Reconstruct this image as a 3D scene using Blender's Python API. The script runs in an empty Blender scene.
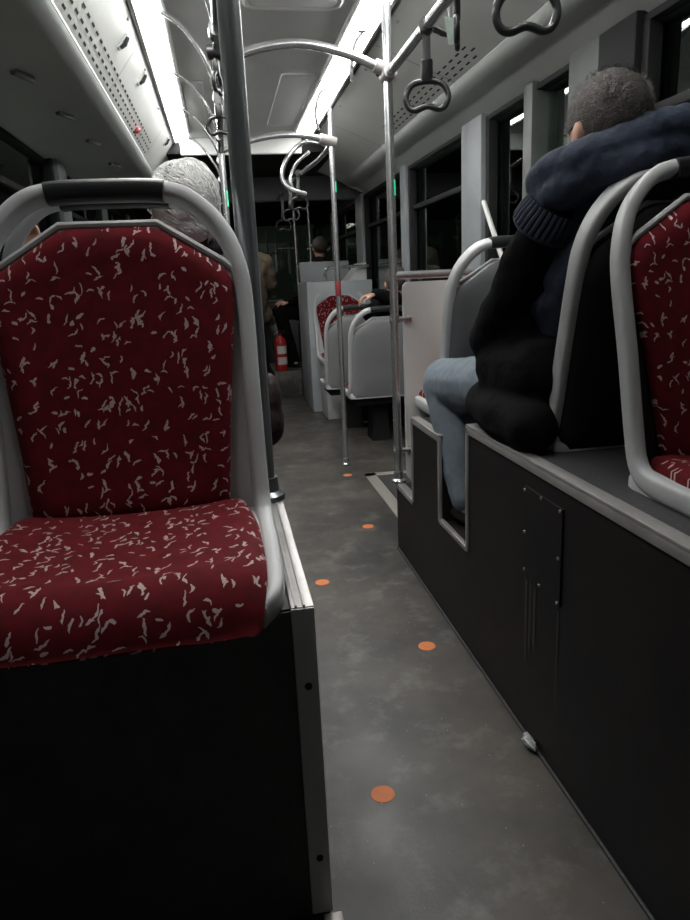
import bpy, bmesh, math, random
from mathutils import Vector, Matrix, Euler, Quaternion
random.seed(7)
PI = math.pi
S = bpy.context.scene
COL = S.collection

# ------------------------------------------------------------------ camera, world, exposure
cam = bpy.data.cameras.new('camera'); co = bpy.data.objects.new('camera', cam); COL.objects.link(co)
cam.sensor_fit = 'AUTO'; cam.sensor_width = 36.0; cam.lens = 27.0; cam.clip_start = 0.02
def cam_matrix():
    f, cx, cy = 690.0, 345.0, 460.0
    vp, vx = (220.0, 287.0), 470.0                      # vanishing points of the bus axis and of its verticals
    d1 = Vector((vp[0]-cx, vp[1]-cy, f)).normalized()
    vy = -(f*f + (vp[0]-cx)*(vx-cx))/(vp[1]-cy)
    d2 = Vector((vx-cx, vy, f)).normalized()
    r = d2.cross(d1)
    # rows r,d1,-d2 : world axes in (right,down,forward) camera axes
    right = Vector((r.x, d1.x, -d2.x)); down = Vector((r.y, d1.y, -d2.y)); fw = Vector((r.z, d1.z, -d2.z))
    m = Matrix.Identity(4)
    for i in range(3):
        m[i][0] = right[i]; m[i][1] = -down[i]; m[i][2] = -fw[i]
    m.translation = Vector((0, 0, 1.2))
    return m
co.matrix_world = cam_matrix()
S.camera = co
S.view_settings.view_transform = 'Standard'; S.view_settings.look = 'None'
S.view_settings.gamma = 1.0; S.view_settings.use_curve_mapping = False
S.view_settings.exposure = 0.0
w = bpy.data.worlds.new('night'); S.world = w; w.use_nodes = True
w.node_tree.nodes['Background'].inputs[0].default_value = (0.009, 0.011, 0.009, 1)
w.node_tree.nodes['Background'].inputs[1].default_value = 0.6
LIGHT_STRENGTH = 28.0

# ------------------------------------------------------------------ materials
def mat(name, col, rough=0.5, metal=0.0, col2=None, nscale=6.0, bump=0.0, bscale=80.0, spec=0.5, lo=0.35, hi=0.65, detail=6, coat=0.0):
    m = bpy.data.materials.new(name); m.use_nodes = True
    nt = m.node_tree; b = nt.nodes['Principled BSDF']
    b.inputs['Base Color'].default_value = (*col, 1); b.inputs['Roughness'].default_value = rough
    b.inputs['Metallic'].default_value = metal; b.inputs['Specular IOR Level'].default_value = spec
    b.inputs['Coat Weight'].default_value = coat
    tc = nt.nodes.new('ShaderNodeTexCoord')
    if col2 is not None:
        n = nt.nodes.new('ShaderNodeTexNoise'); n.inputs['Scale'].default_value = nscale; n.inputs['Detail'].default_value = detail
        n.inputs['Roughness'].default_value = 0.65
        nt.links.new(tc.outputs['Object'], n.inputs['Vector'])
        r = nt.nodes.new('ShaderNodeValToRGB'); r.color_ramp.elements[0].position = lo; r.color_ramp.elements[1].position = hi
        r.color_ramp.elements[0].color = (*col, 1); r.color_ramp.elements[1].color = (*col2, 1)
        nt.links.new(n.outputs['Fac'], r.inputs['Fac']); nt.links.new(r.outputs['Color'], b.inputs['Base Color'])
    if bump > 0:
        n2 = nt.nodes.new('ShaderNodeTexNoise'); n2.inputs['Scale'].default_value = bscale; n2.inputs['Detail'].default_value = 4
        nt.links.new(tc.outputs['Object'], n2.inputs['Vector'])
        bp = nt.nodes.new('ShaderNodeBump'); bp.inputs['Strength'].default_value = bump; bp.inputs['Distance'].default_value = 0.01
        nt.links.new(n2.outputs['Fac'], bp.inputs['Height']); nt.links.new(bp.outputs['Normal'], b.inputs['Normal'])
    return m

def emis(name, col, strength):
    m = bpy.data.materials.new(name); m.use_nodes = True
    b = m.node_tree.nodes['Principled BSDF']
    b.inputs['Base Color'].default_value = (*col, 1)
    b.inputs['Emission Color'].default_value = (*col, 1); b.inputs['Emission Strength'].default_value = strength
    return m

def glass_mat(name):
    m = bpy.data.materials.new(name); m.use_nodes = True
    nt = m.node_tree; nt.nodes.clear()
    o = nt.nodes.new('ShaderNodeOutputMaterial'); mx = nt.nodes.new('ShaderNodeMixShader')
    t = nt.nodes.new('ShaderNodeBsdfTransparent'); t.inputs[0].default_value = (0.80, 0.86, 0.83, 1)
    g = nt.nodes.new('ShaderNodeBsdfGlossy'); g.inputs['Roughness'].default_value = 0.02; g.inputs['Color'].default_value = (0.92, 1.0, 0.95, 1)
    f = nt.nodes.new('ShaderNodeFresnel'); f.inputs['IOR'].default_value = 1.75
    nt.links.new(f.outputs[0], mx.inputs[0]); nt.links.new(t.outputs[0], mx.inputs[1]); nt.links.new(g.outputs[0], mx.inputs[2])
    nt.links.new(mx.outputs[0], o.inputs[0])
    return m

def upholstery():
    m = bpy.data.materials.new('red_patterned_plush'); m.use_nodes = True
    nt = m.node_tree; b = nt.nodes['Principled BSDF']
    L = nt.links.new
    def N(t, **k):
        n = nt.nodes.new(t)
        for a, v in k.items(): setattr(n, a, v)
        return n
    def M(op, a, c=None):
        n = N('ShaderNodeMath', operation=op)
        for i, v in enumerate((a, c)):
            if v is None: continue
            if isinstance(v, (int, float)): n.inputs[i].default_value = v
            else: L(v, n.inputs[i])
        return n.outputs[0]
    uv = N('ShaderNodeUVMap').outputs[0]
    wob = N('ShaderNodeTexNoise'); wob.inputs['Scale'].default_value = 90; wob.inputs['Detail'].default_value = 2; L(uv, wob.inputs['Vector'])
    wv = M('SUBTRACT', wob.outputs['Fac'], 0.5)
    masks = []
    #        scale  width length ang0 spread off-x off-y present bend
    for (sc, a, ln, a0, sp, ox, oy, pr, bend) in (
            (25, .046, .28, 0.15, .9, 3.7, 11.2, .52, .9),
            (25, .042, .23, 0.75, .8, 21.3, 5.6, .62, -1.2),
            (21, .062, .23, -0.1, .4, 8.13, 31.4, .68, 0.5),
            (34, .055, .22, -0.6, 1.4, 43.55, 17.2, .58, 1.5),
            (27, .052, .24, 0.5, .6, 14.4, 52.6, .60, -1.0),
            (37, .080, .20, 0.3, 1.8, 61.3, 26.7, .72, 0.0)):
        mp = N('ShaderNodeMapping'); mp.inputs['Scale'].default_value = (sc, sc, sc); mp.inputs['Location'].default_value = (ox, oy, 0)
        L(uv, mp.inputs['Vector'])
        vo = N('ShaderNodeTexVoronoi', voronoi_dimensions='2D', feature='F1'); vo.inputs['Scale'].default_value = 1.0
        vo.inputs['Randomness'].default_value = 0.85
        L(mp.outputs[0], vo.inputs['Vector'])
        d = N('ShaderNodeVectorMath', operation='SUBTRACT'); L(mp.outputs[0], d.inputs[0]); L(vo.outputs['Position'], d.inputs[1])
        s = N('ShaderNodeSeparateXYZ'); L(d.outputs[0], s.inputs[0])
        sc_ = N('ShaderNodeSeparateColor'); L(vo.outputs['Color'], sc_.inputs[0])
        ang = M('ADD', M('MULTIPLY', M('SUBTRACT', sc_.outputs[0], 0.5), 2*sp), a0)
        ca, sa = M('COSINE', ang), M('SINE', ang)
        x = M('SUBTRACT', M('MULTIPLY', s.outputs[0], ca), M('MULTIPLY', s.outputs[1], sa))
        y = M('ADD', M('MULTIPLY', s.outputs[0], sa), M('MULTIPLY', s.outputs[1], ca))
        x = M('ADD', M('ADD', x, M('MULTIPLY', M('MULTIPLY', y, y), bend)), M('MULTIPLY', wv, .36))
        e = M('ADD', M('POWER', M('ABSOLUTE', M('DIVIDE', x, a)), 2.0), M('POWER', M('ABSOLUTE', M('DIVIDE', y, ln)), 2.0))
        masks.append(M('MULTIPLY', M('LESS_THAN', e, 1.0), M('GREATER_THAN', sc_.outputs[1], pr)))
    k = masks[0]
    for q in masks[1:]: k = M('MAXIMUM', k, q)
    nz = N('ShaderNodeTexNoise'); nz.inputs['Scale'].default_value = 35; nz.inputs['Detail'].default_value = 4; L(uv, nz.inputs['Vector'])
    r = N('ShaderNodeValToRGB'); L(nz.outputs['Fac'], r.inputs['Fac'])
    r.color_ramp.elements[0].color = (0.085, 0.003, 0.006, 1); r.color_ramp.elements[1].color = (0.145, 0.004, 0.010, 1)
    r.color_ramp.elements[0].position = .3; r.color_ramp.elements[1].position = .7
    mx = N('ShaderNodeMix', data_type='RGBA'); L(k, mx.inputs[0]); L(r.outputs[0], mx.inputs[6]); mx.inputs[7].default_value = (0.58, 0.43, 0.42, 1)
    L(mx.outputs[2], b.inputs['Base Color'])
    b.inputs['Roughness'].default_value = 0.85; b.inputs['Specular IOR Level'].default_value = 0.2
    b.inputs['Sheen Weight'].default_value = 0.25; b.inputs['Sheen Tint'].default_value = (0.8, 0.2, 0.2, 1)
    f = N('ShaderNodeTexNoise'); f.inputs['Scale'].default_value = 900; L(uv, f.inputs['Vector'])
    bp = N('ShaderNodeBump'); bp.inputs['Strength'].default_value = 0.25; bp.inputs['Distance'].default_value = 0.002; L(f.outputs['Fac'], bp.inputs['Height'])
    L(bp.outputs['Normal'], b.inputs['Normal'])
    return m

def floor_mat():
    m = bpy.data.materials.new('worn_vinyl_floor'); m.use_nodes = True
    nt = m.node_tree; b = nt.nodes['Principled BSDF']; L = nt.links.new
    tc = nt.nodes.new('ShaderNodeTexCoord').outputs['Object']
    def noise(s, d=6):
        n = nt.nodes.new('ShaderNodeTexNoise'); n.inputs['Scale'].default_value = s; n.inputs['Detail'].default_value = d; n.inputs['Roughness'].default_value = .65
        L(tc, n.inputs['Vector']); return n.outputs['Fac']
    def ramp(f, p0, c0, p1, c1):
        r = nt.nodes.new('ShaderNodeValToRGB'); L(f, r.inputs['Fac'])
        r.color_ramp.elements[0].position = p0; r.color_ramp.elements[0].color = (*c0, 1)
        r.color_ramp.elements[1].position = p1; r.color_ramp.elements[1].color = (*c1, 1); return r.outputs['Color']
    def mix(f, a, c):
        x = nt.nodes.new('ShaderNodeMix'); x.data_type = 'RGBA'; L(f, x.inputs[0]); L(a, x.inputs[6]); L(c, x.inputs[7]); return x.outputs[2]
    base = ramp(noise(2.3), .35, (.038, .037, .035), .66, (.100, .088, .076))
    dirt = ramp(noise(7, 8), .52, (0, 0, 0), .72, (.7, .7, .7))
    col = mix(dirt, base, ramp(noise(20), .3, (.16, .15, .135), .7, (.22, .205, .185)))
    vo = nt.nodes.new('ShaderNodeTexVoronoi'); vo.inputs['Scale'].default_value = 55; L(tc, vo.inputs['Vector'])
    sp = ramp(vo.outputs['Distance'], .05, (1, 1, 1), .075, (0, 0, 0))
    sepc = nt.nodes.new('ShaderNodeSeparateColor'); L(vo.outputs['Color'], sepc.inputs[0])
    gt = nt.nodes.new('ShaderNodeMath'); gt.operation = 'GREATER_THAN'; gt.inputs[1].default_value = .8; L(sepc.outputs[0], gt.inputs[0])
    ml = nt.nodes.new('ShaderNodeMath'); ml.operation = 'MULTIPLY'; L(sp, ml.inputs[0]); L(gt.outputs[0], ml.inputs[1])
    wht = nt.nodes.new('ShaderNodeRGB'); wht.outputs[0].default_value = (.5, .52, .5, 1)
    col = mix(ml.outputs[0], col, wht.outputs[0])
    L(col, b.inputs['Base Color'])
    rr = ramp(noise(5), .3, (.30, .30, .30), .7, (.50, .50, .50)); L(rr, b.inputs['Roughness'])
    b.inputs['Specular IOR Level'].default_value = .4
    bp = nt.nodes.new('ShaderNodeBump'); bp.inputs['Strength'].default_value = .15; bp.inputs['Distance'].default_value = .003
    L(noise(160, 2), bp.inputs['Height']); L(bp.outputs['Normal'], b.inputs['Normal'])
    return m

M = {}
M['plush'] = upholstery()
M['floor'] = floor_mat()
M['shell'] = mat('grey_moulded_plastic', (.52, .53, .535), .42, col2=(.57, .58, .58), nscale=4, bump=.05, bscale=400)
M['shell_dark'] = mat('dark_grey_plastic', (.13, .135, .14), .5, col2=(.16, .165, .17), nscale=5)
M['grip'] = mat('black_rubber_grip', (.022, .023, .025), .38, bump=.05, bscale=300)
M['black_panel'] = mat('black_vinyl_panel', (.009, .009, .011), .5, col2=(.024, .018, .015), nscale=2.2, bump=.08, bscale=250, spec=.3, lo=.4, hi=.75)
M['box_front'] = mat('black_textured_panel', (.045, .045, .045), .6, col2=(.07, .07, .068), nscale=14, bump=.2, bscale=350)
M['box_top'] = mat('speckled_black_vinyl', (.04, .04, .042), .55, col2=(.09, .09, .09), nscale=160, lo=.55, hi=.75, detail=2)
M['alu'] = mat('aluminium_trim', (.46, .45, .44), .40, .55, col2=(.36, .34, .325), nscale=9)
M['chrome'] = mat('brushed_steel_tube', (.60, .61, .61), .25, .80, col2=(.50, .51, .51), nscale=5)
M['darksteel'] = mat('tinted_steel_tube', (.30, .32, .33), .28, .72, col2=(.24, .255, .265), nscale=4)
M['ceil'] = mat('ceiling_laminate', (.58, .58, .565), .6, col2=(.53, .53, .52), nscale=1.5)
M['cove'] = mat('cove_panel_paint', (.66, .67, .64), .40, col2=(.61, .62, .595), nscale=2)
M['cove_under'] = mat('cove_underside_plastic', (.44, .465, .44), .5, col2=(.40, .42, .40), nscale=3)
M['bluegrey'] = mat('blue_grey_laminate', (.42, .445, .46), .5, col2=(.38, .405, .42), nscale=3)
M['slot'] = mat('slot_black', (.008, .008, .008), .8)
M['white_panel'] = mat('white_laminate', (.66, .655, .63), .45, col2=(.60, .595, .575), nscale=2)
M['pillar'] = mat('grey_pillar_plastic', (.22, .235, .245), .5, col2=(.185, .20, .21), nscale=3)
M['pillar_dark'] = mat('dark_green_grey_pillar', (.085, .095, .09), .5, col2=(.07, .078, .074), nscale=3)
M['darkwall'] = mat('dark_trim_plastic', (.012, .013, .013), .7, col2=(.018, .019, .018), nscale=4, spec=.2)
M['wall'] = mat('grey_wall_laminate', (.16, .165, .165), .5, col2=(.13, .135, .135), nscale=2)
M['rubber'] = mat('black_strap_rubber', (.020, .021, .021), .32)
M['glass'] = glass_mat('window_glass')
M['diffuser'] = emis('light_diffuser', (1.0, 1.0, .985), LIGHT_STRENGTH)
M['orange'] = mat('orange_floor_sticker', (.72, .20, .045), .6, col2=(.60, .17, .05), nscale=60)
M['green_glint'] = emis('painted_green_glint', (.03, .9, .42), .55)  # painted reflection for the poles, no lamp
M['red_sign_glow'] = emis('red_reflection_glow', (1.0, .03, .06), 1.6)  # glow standing for red sign reflections in the window glass
M['skin'] = mat('skin', (.52, .29, .20), .55, col2=(.46, .25, .17), nscale=30, bump=.1, bscale=200)
M['navy'] = mat('navy_padded_cloth', (.010, .018, .036), .8, col2=(.018, .028, .052), nscale=25, bump=.45, bscale=38)
M['black_cloth'] = mat('black_cloth', (.0035, .0035, .0045), .95, col2=(.006, .006, .007), nscale=25, bump=.3, bscale=45, spec=.12)
M['jeans'] = mat('washed_blue_denim', (.15, .185, .22), .85, col2=(.205, .245, .285), nscale=14, bump=.12, bscale=60)
M['tan'] = mat('tan_jacket_cloth', (.17, .135, .10), .9, col2=(.21, .17, .125), nscale=16, bump=.4, bscale=40)
M['lightcloth'] = mat('light_grey_trouser_cloth', (.46, .44, .41), .9, col2=(.39, .37, .35), nscale=16, bump=.4, bscale=40)
M['greyjacket'] = mat('grey_brown_jacket_cloth', (.15, .135, .12), .9, col2=(.19, .17, .15), nscale=18, bump=.5, bscale=45)
M['darkcollar'] = mat('dark_scarf_cloth', (.02, .022, .03), .9, bump=.5, bscale=60)
M['grey_hair'] = mat('grey_hair', (.62, .62, .60), .5, col2=(.78, .78, .76), nscale=40, bump=.5, bscale=90)
M['dark_hair'] = mat('dark_short_hair', (.045, .037, .033), .6, col2=(.085, .072, .065), nscale=160, bump=.7, bscale=260)
M['shoe'] = mat('dark_shoe', (.015, .015, .016), .5)
M['red_paint'] = mat('red_extinguisher_paint', (.42, .02, .02), .35)
M['paper'] = mat('pale_label', (.55, .55, .52), .7)
M['bag'] = mat('dark_brown_leather', (.016, .010, .009), .65, col2=(.024, .015, .012), nscale=12, bump=.2, spec=.2)
M['litter'] = mat('crumpled_foil_wrapper', (.42, .44, .43), .45, .3, col2=(.30, .32, .32), nscale=60)
M['tag'] = mat('grey_green_tag', (.20, .25, .22), .6)
M['lamp'] = emis('sodium_lamp', (1.0, .42, .10), 40)
M['lamp_arm'] = mat('lamp_arm_metal', (.5, .5, .5), .5)
M['red_band'] = mat('red_tape', (.32, .04, .05), .5)
M['sock'] = mat('pale_cloth', (.55, .47, .40), .85, bump=.3)

# ------------------------------------------------------------------ helpers
def finish(bm, smooth=True, ang=0.6):
    bmesh.ops.recalc_face_normals(bm, faces=bm.faces[:])
    for f in bm.faces: f.smooth = smooth
    if smooth:
        for e in bm.edges:
            if len(e.link_faces) == 2 and e.calc_face_angle(0) > ang: e.smooth = False

def obj(name, bm, m, parent=None, smooth=True, ang=0.6, recenter=True, origin=None):
    finish(bm, smooth, ang)
    me = bpy.data.meshes.new(name)
    off = Vector((0, 0, 0))
    if parent is None and recenter:
        if origin is None:
            xs = [v.co for v in bm.verts]
            lo = Vector([min(c[i] for c in xs) for i in range(3)]); hi = Vector([max(c[i] for c in xs) for i in range(3)])
            off = Vector(((lo.x+hi.x)/2, (lo.y+hi.y)/2, lo.z))
        else: off = Vector(origin)
    elif parent is not None and not parent.get('_local'):
        p = parent; 
        while p is not None: off += p.location; p = p.parent
    for v in bm.verts: v.co -= off
    bm.to_mesh(me); bm.free()
    ms = m if isinstance(m, (list, tuple)) else [m]
    for q in ms: me.materials.append(q)
    o = bpy.data.objects.new(name, me); COL.objects.link(o)
    if parent is not None:
        o.parent = parent
        if parent.get('_local'): o['_local'] = 1
    else: o.location = off
    return o

def thing(name, label, cat, loc=(0, 0, 0), rz=0, group=None, local=False):
    o = bpy.data.objects.new(name, None); COL.objects.link(o); o.empty_display_size = .1
    o.location = loc; o.rotation_euler = (0, 0, rz); o['label'] = label; o['category'] = cat
    if group: o['group'] = group
    if local: o['_local'] = 1
    return o
def tag(o, label, cat, group=None):
    o['label'] = label; o['category'] = cat
    if group: o['group'] = group
    return o
def struct(name, bm, m, smooth=False):
    o = obj(name, bm, m, smooth=smooth, recenter=False); o['kind'] = 'structure'; return o
def dup(root, loc, rz, label, group=None):
    def cp(o, par):
        c = o.copy(); COL.objects.link(c)
        if par is not None: c.parent = par
        for ch in o.children: cp(ch, c)
        return c
    r = cp(root, None); r.location = loc; r.rotation_euler = (0, 0, rz); r['label'] = label
    if group: r['group'] = group
    return r
BM = bmesh.new

def box(bm, x0, x1, y0, y1, z0, z1, bev=0.0, mi=0):
    r = bmesh.ops.create_cube(bm, size=1.0)
    vs = r['verts']
    for v in vs:
        v.co = Vector((x0 if v.co.x < 0 else x1, y0 if v.co.y < 0 else y1, z0 if v.co.z < 0 else z1))
    fs = {f for v in vs for f in v.link_faces}
    for f in fs: f.material_index = mi
    if bev > 0:
        es = list({e for v in vs for e in v.link_edges})
        bmesh.ops.bevel(bm, geom=es, offset=bev, segments=2, profile=.5, affect='EDGES')
    return bm

def extrude_xz(bm, poly, y0, y1, mi=0):          # closed polygon in (x,z) extruded along y
    a = [bm.verts.new((p[0], y0, p[1])) for p in poly]; b = [bm.verts.new((p[0], y1, p[1])) for p in poly]
    n = len(poly); fs = [bm.faces.new(a), bm.faces.new(b[::-1])]
    for i in range(n): fs.append(bm.faces.new((a[i], b[i], b[(i+1) % n], a[(i+1) % n])))
    for f in fs: f.material_index = mi
def extrude_yz(bm, poly, x0, x1, mi=0):
    a = [bm.verts.new((x0, p[0], p[1])) for p in poly]; b = [bm.verts.new((x1, p[0], p[1])) for p in poly]
    n = len(poly); fs = [bm.faces.new(a), bm.faces.new(b[::-1])]
    for i in range(n): fs.append(bm.faces.new((a[i], b[i], b[(i+1) % n], a[(i+1) % n])))
    for f in fs: f.material_index = mi

def spline(pts, n=8, closed=False):              # Catmull-Rom
    P = [Vector(p) for p in pts]; out = []
    m = len(P); rng = m if closed else m-1
    for i in range(rng):
        if closed: p0, p1, p2, p3 = P[i-1], P[i], P[(i+1) % m], P[(i+2) % m]
        else:
            p1, p2 = P[i], P[i+1]; p0 = P[i-1] if i else p1*2-p2; p3 = P[i+2] if i+2 < m else p2*2-p1
        for k in range(n):
            t = k/n
            out.append(.5*((2*p1)+(p2-p0)*t+(2*p0-5*p1+4*p2-p3)*t*t+(3*p1-p0-3*p2+p3)*t**3))
    if not closed: out.append(P[-1])
    return out

def tube(bm, pts, r, seg=12, closed=False, prof=None, up=None, mi=0, caps=True):
    """sweep; r is a radius or a list; prof a list of (a,b) offsets in (normal, binormal)"""
    P = [Vector(p) for p in pts]; n = len(P)
    rs = r if isinstance(r, (list, tuple)) else [r]*n
    if prof is None: prof = [(math.cos(2*PI*k/seg), math.sin(2*PI*k/seg)) for k in range(seg)]
    seg = len(prof)
    T = []
    for i in range(n):
        a = P[i-1] if (i or closed) else P[i]; b = P[(i+1) % n] if (i < n-1 or closed) else P[i]
        T.append((b-a).normalized())
    nrm = Vector(up) if up else (Vector((0, 0, 1)) if abs(T[0].z) < .9 else Vector((1, 0, 0)))
    nrm = (nrm-T[0]*nrm.dot(T[0])).normalized()
    rings = []
    for i in range(n):
        if i:
            q = T[i-1].rotation_difference(T[i]); nrm = q @ nrm; nrm = (nrm-T[i]*nrm.dot(T[i])).normalized()
        bn = T[i].cross(nrm)
        rings.append([bm.verts.new(P[i]+(nrm*a+bn*b)*rs[i]) for a, b in prof])
    fs = []
    for i in range(n if closed else n-1):
        A, B = rings[i], rings[(i+1) % n]
        for k in range(seg): fs.append(bm.faces.new((A[k], A[(k+1) % seg], B[(k+1) % seg], B[k])))
    if not closed and caps: fs += [bm.faces.new(rings[0][::-1]), bm.faces.new(rings[-1])]
    for f in fs: f.material_index = mi
    return rings

def lathe(bm, prof, c=(0, 0, 0), seg=20, axis='z', mi=0):
    rings = []
    for r, h in prof:
        ring = []
        for k in range(seg):
            a = 2*PI*k/seg; x, y = r*math.cos(a), r*math.sin(a)
            v = {'z': (x, y, h), 'x': (h, x, y), 'y': (x, h, y)}[axis]
            ring.append(bm.verts.new(Vector(v)+Vector(c)))
        rings.append(ring)
    fs = []
    for A, B in zip(rings, rings[1:]):
        for k in range(seg): fs.append(bm.faces.new((A[k], A[(k+1) % seg], B[(k+1) % seg], B[k])))
    fs += [bm.faces.new(rings[0][::-1]), bm.faces.new(rings[-1])]
    for f in fs: f.material_index = mi

def round_poly(pts, r, n=4):
    out = []; m = len(pts)
    for i in range(m):
        p0, p1, p2 = (Vector((*pts[i-1], 0)), Vector((*pts[i], 0)), Vector((*pts[(i+1) % m], 0)))
        a = (p0-p1); b = (p2-p1); rr = min(r, a.length*.45, b.length*.45)
        s, e = p1+a.normalized()*rr, p1+b.normalized()*rr
        for k in range(n+1):
            t = k/n; q = s*(1-t)**2+p1*2*t*(1-t)+e*t*t; out.append((q.x, q.y))
    return out

def resample(poly, n):
    P = [Vector((*p, 0)) for p in poly]; m = len(P); L = [(P[(i+1) % m]-P[i]).length for i in range(m)]; tot = sum(L); out = []
    i = 0; acc = 0
    for k in range(n):
        t = tot*k/n
        while acc+L[i] < t: acc += L[i]; i += 1
        q = P[i].lerp(P[(i+1) % m], (t-acc)/max(L[i], 1e-9)); out.append((q.x, q.y))
    return out

def pillow(bm, outline, fmap, thick, edge=.02, rings=7, uvs=True, sag=0.0, back=True):
    """cushion over a 2D outline; fmap(u,v,d) gives the 3D point; UV = metres"""
    uvl = bm.loops.layers.uv.verify()
    o = resample(outline, 72); cx = sum(p[0] for p in o)/len(o); cy = sum(p[1] for p in o)/len(o)
    R = []
    size = min(max(p[0] for p in o)-min(p[0] for p in o), max(p[1] for p in o)-min(p[1] for p in o))/2
    levels = [(1.0, 0.0), (1.0, thick*.5), (1-edge*.3/size, thick*.8), (1-edge/size, thick)]
    for k in range(1, rings+1):
        s = (1-edge/size)*(1-k/(rings+.0)); levels.append((max(s, .04), thick-sag*(1-s*s)))
    uvd = {}
    for s, d in levels:
        ring = []
        for p in o:
            u, v = cx+(p[0]-cx)*s, cy+(p[1]-cy)*s
            bv = bm.verts.new(fmap(u, v, d)); uvd[bv] = (u, v+ (0 if d > thick*.6 else -.01)); ring.append(bv)
        R.append(ring)
    n = len(o); fs = []
    for A, B in zip(R, R[1:]):
        for k in range(n): fs.append(bm.faces.new((A[k], A[(k+1) % n], B[(k+1) % n], B[k])))
    fs.append(bm.faces.new(R[-1]))
    if back: fs.append(bm.faces.new(R[0][::-1]))
    for f in fs:
        for l in f.loops: l[uvl].uv = uvd[l.vert]

# organic shapes -------------------------------------------------------------
def capsule(bm, p0, r0, p1, r1, seg=14):
    p0, p1 = Vector(p0), Vector(p1); ax = (p1-p0); L = ax.length
    if L < 1e-6: ax = Vector((0, 0, 1)); L = 1e-6
    ax.normalize(); q = Vector((0, 0, 1)).rotation_difference(ax)
    prof = []
    for k in range(6): a = PI/2*k/6; prof.append((r0*math.sin(a)+1e-4, -r0*math.cos(a)))
    prof.append((r0, 0)); prof.append((r1, L))
    for k in range(1, 7): a = PI/2*k/6; prof.append((r1*math.cos(a)+1e-4, L+r1*math.sin(a)))
    rings = []
    for r, h in prof: rings.append([bm.verts.new(p0+q @ Vector((r*math.cos(2*PI*k/seg), r*math.sin(2*PI*k/seg), h))) for k in range(seg)])
    for A, B in zip(rings, rings[1:]):
        for k in range(seg): bm.faces.new((A[k], A[(k+1) % seg], B[(k+1) % seg], B[k]))
    bm.faces.new(rings[0][::-1]); bm.faces.new(rings[-1])
def chain(bm, pts, rs):
    for i in range(len(pts)-1): capsule(bm, pts[i], rs[i], pts[i+1], rs[i+1])
def ellip(bm, c, r, rot=(0, 0, 0), seg=20):
    res = bmesh.ops.create_uvsphere(bm, u_segments=seg, v_segments=seg//2+2, radius=1)
    E = Euler(rot).to_matrix()
    for v in res['verts']: v.co = Vector(c)+E @ Vector((v.co.x*r[0], v.co.y*r[1], v.co.z*r[2]))
def fused(name, bm, m, parent, voxel=.01, smooth=6, noise=None):
    """fuse overlapping volumes to one continuous skin (voxel remesh + smoothing)"""
    bmesh.ops.recalc_face_normals(bm, faces=bm.faces[:])
    me = bpy.data.meshes.new('tmp'); bm.to_mesh(me); bm.free()
    o = bpy.data.objects.new('tmp', me); COL.objects.link(o)
    r = o.modifiers.new('r', 'REMESH'); r.mode = 'VOXEL'; r.voxel_size = voxel; r.use_smooth_shade = True
    s = o.modifiers.new('s', 'SMOOTH'); s.iterations = smooth; s.factor = .5
    dg = bpy.context.evaluated_depsgraph_get(); dg.update()
    me2 = bpy.data.meshes.new_from_object(o.evaluated_get(dg))
    bpy.data.objects.remove(o); bpy.data.meshes.remove(me)
    b2 = BM(); b2.from_mesh(me2); bpy.data.meshes.remove(me2)
    if noise:
        from mathutils import noise as nz
        amp, fr, st = noise; b2.normal_update()
        for v in b2.verts:
            c = v.co
            v.co = c+v.normal*amp*nz.fractal(Vector((c.x*fr*st[0], c.y*fr*st[1], c.z*fr*st[2])), 1.0, 2.0, 3)
    return obj(name, b2, m, parent, True, 3.0)

# ================================================================== THE BUS BODY
XL, XR = -.88, 1.40
YB, YF = -1.5, 10.3
b = BM(); box(b, XL-.1, XR+.1, YB, YF, -.08, 0); struct('floor', b, M['floor'])
b = BM(); box(b, -.16, .66, YB, 5.62, 2.27, 2.33); box(b, XL-.05, XR+.05, 5.62, YF, 2.165, 2.33, mi=1)
struct('ceiling', b, [M['ceil'], M['darkwall']])
b = BM(); box(b, -.20, .70, 5.60, 5.64, 2.15, 2.275, .008); struct('trim_1', b, M['cove'])
b = BM(); box(b, XL, XR, 6.85, 6.95, 1.955, 2.17, .01); struct('trim_2', b, M['shell_dark'])
# front and rear walls
b = BM()
box(b, XL, XR, YF-.05, YF, 0, .9); box(b, XL, XR, YF-.05, YF, 2.0, 2.2); box(b, .22, .30, YF-.06, YF, .9, 2.0)
struct('wall_front', b, M['darkwall'])
b = BM(); box(b, XL, .22, YF-.03, YF-.02, .9, 2.0); box(b, .30, XR, YF-.03, YF-.02, .9, 2.0); struct('window_1', b, M['glass'])
b = BM(); box(b, XL-.1, XR+.1, YB-.06, YB, 0, 2.3); struct('wall_rear', b, M['ceil'])
# side walls under the windows and headers above them
SILL = 1.02
b = BM(); box(b, XR, XR+.06, YB, YF, 0, SILL); box(b, XR, XR+.06, YB, YF, 1.93, 2.3); struct('wall_right', b, M['darkwall'])
b = BM(); box(b, XL-.06, XL, YB, YF, 0, SILL); box(b, XL-.06, XL, YB, YF, 1.90, 2.3); struct('wall_left', b, M['darkwall'])
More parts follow.
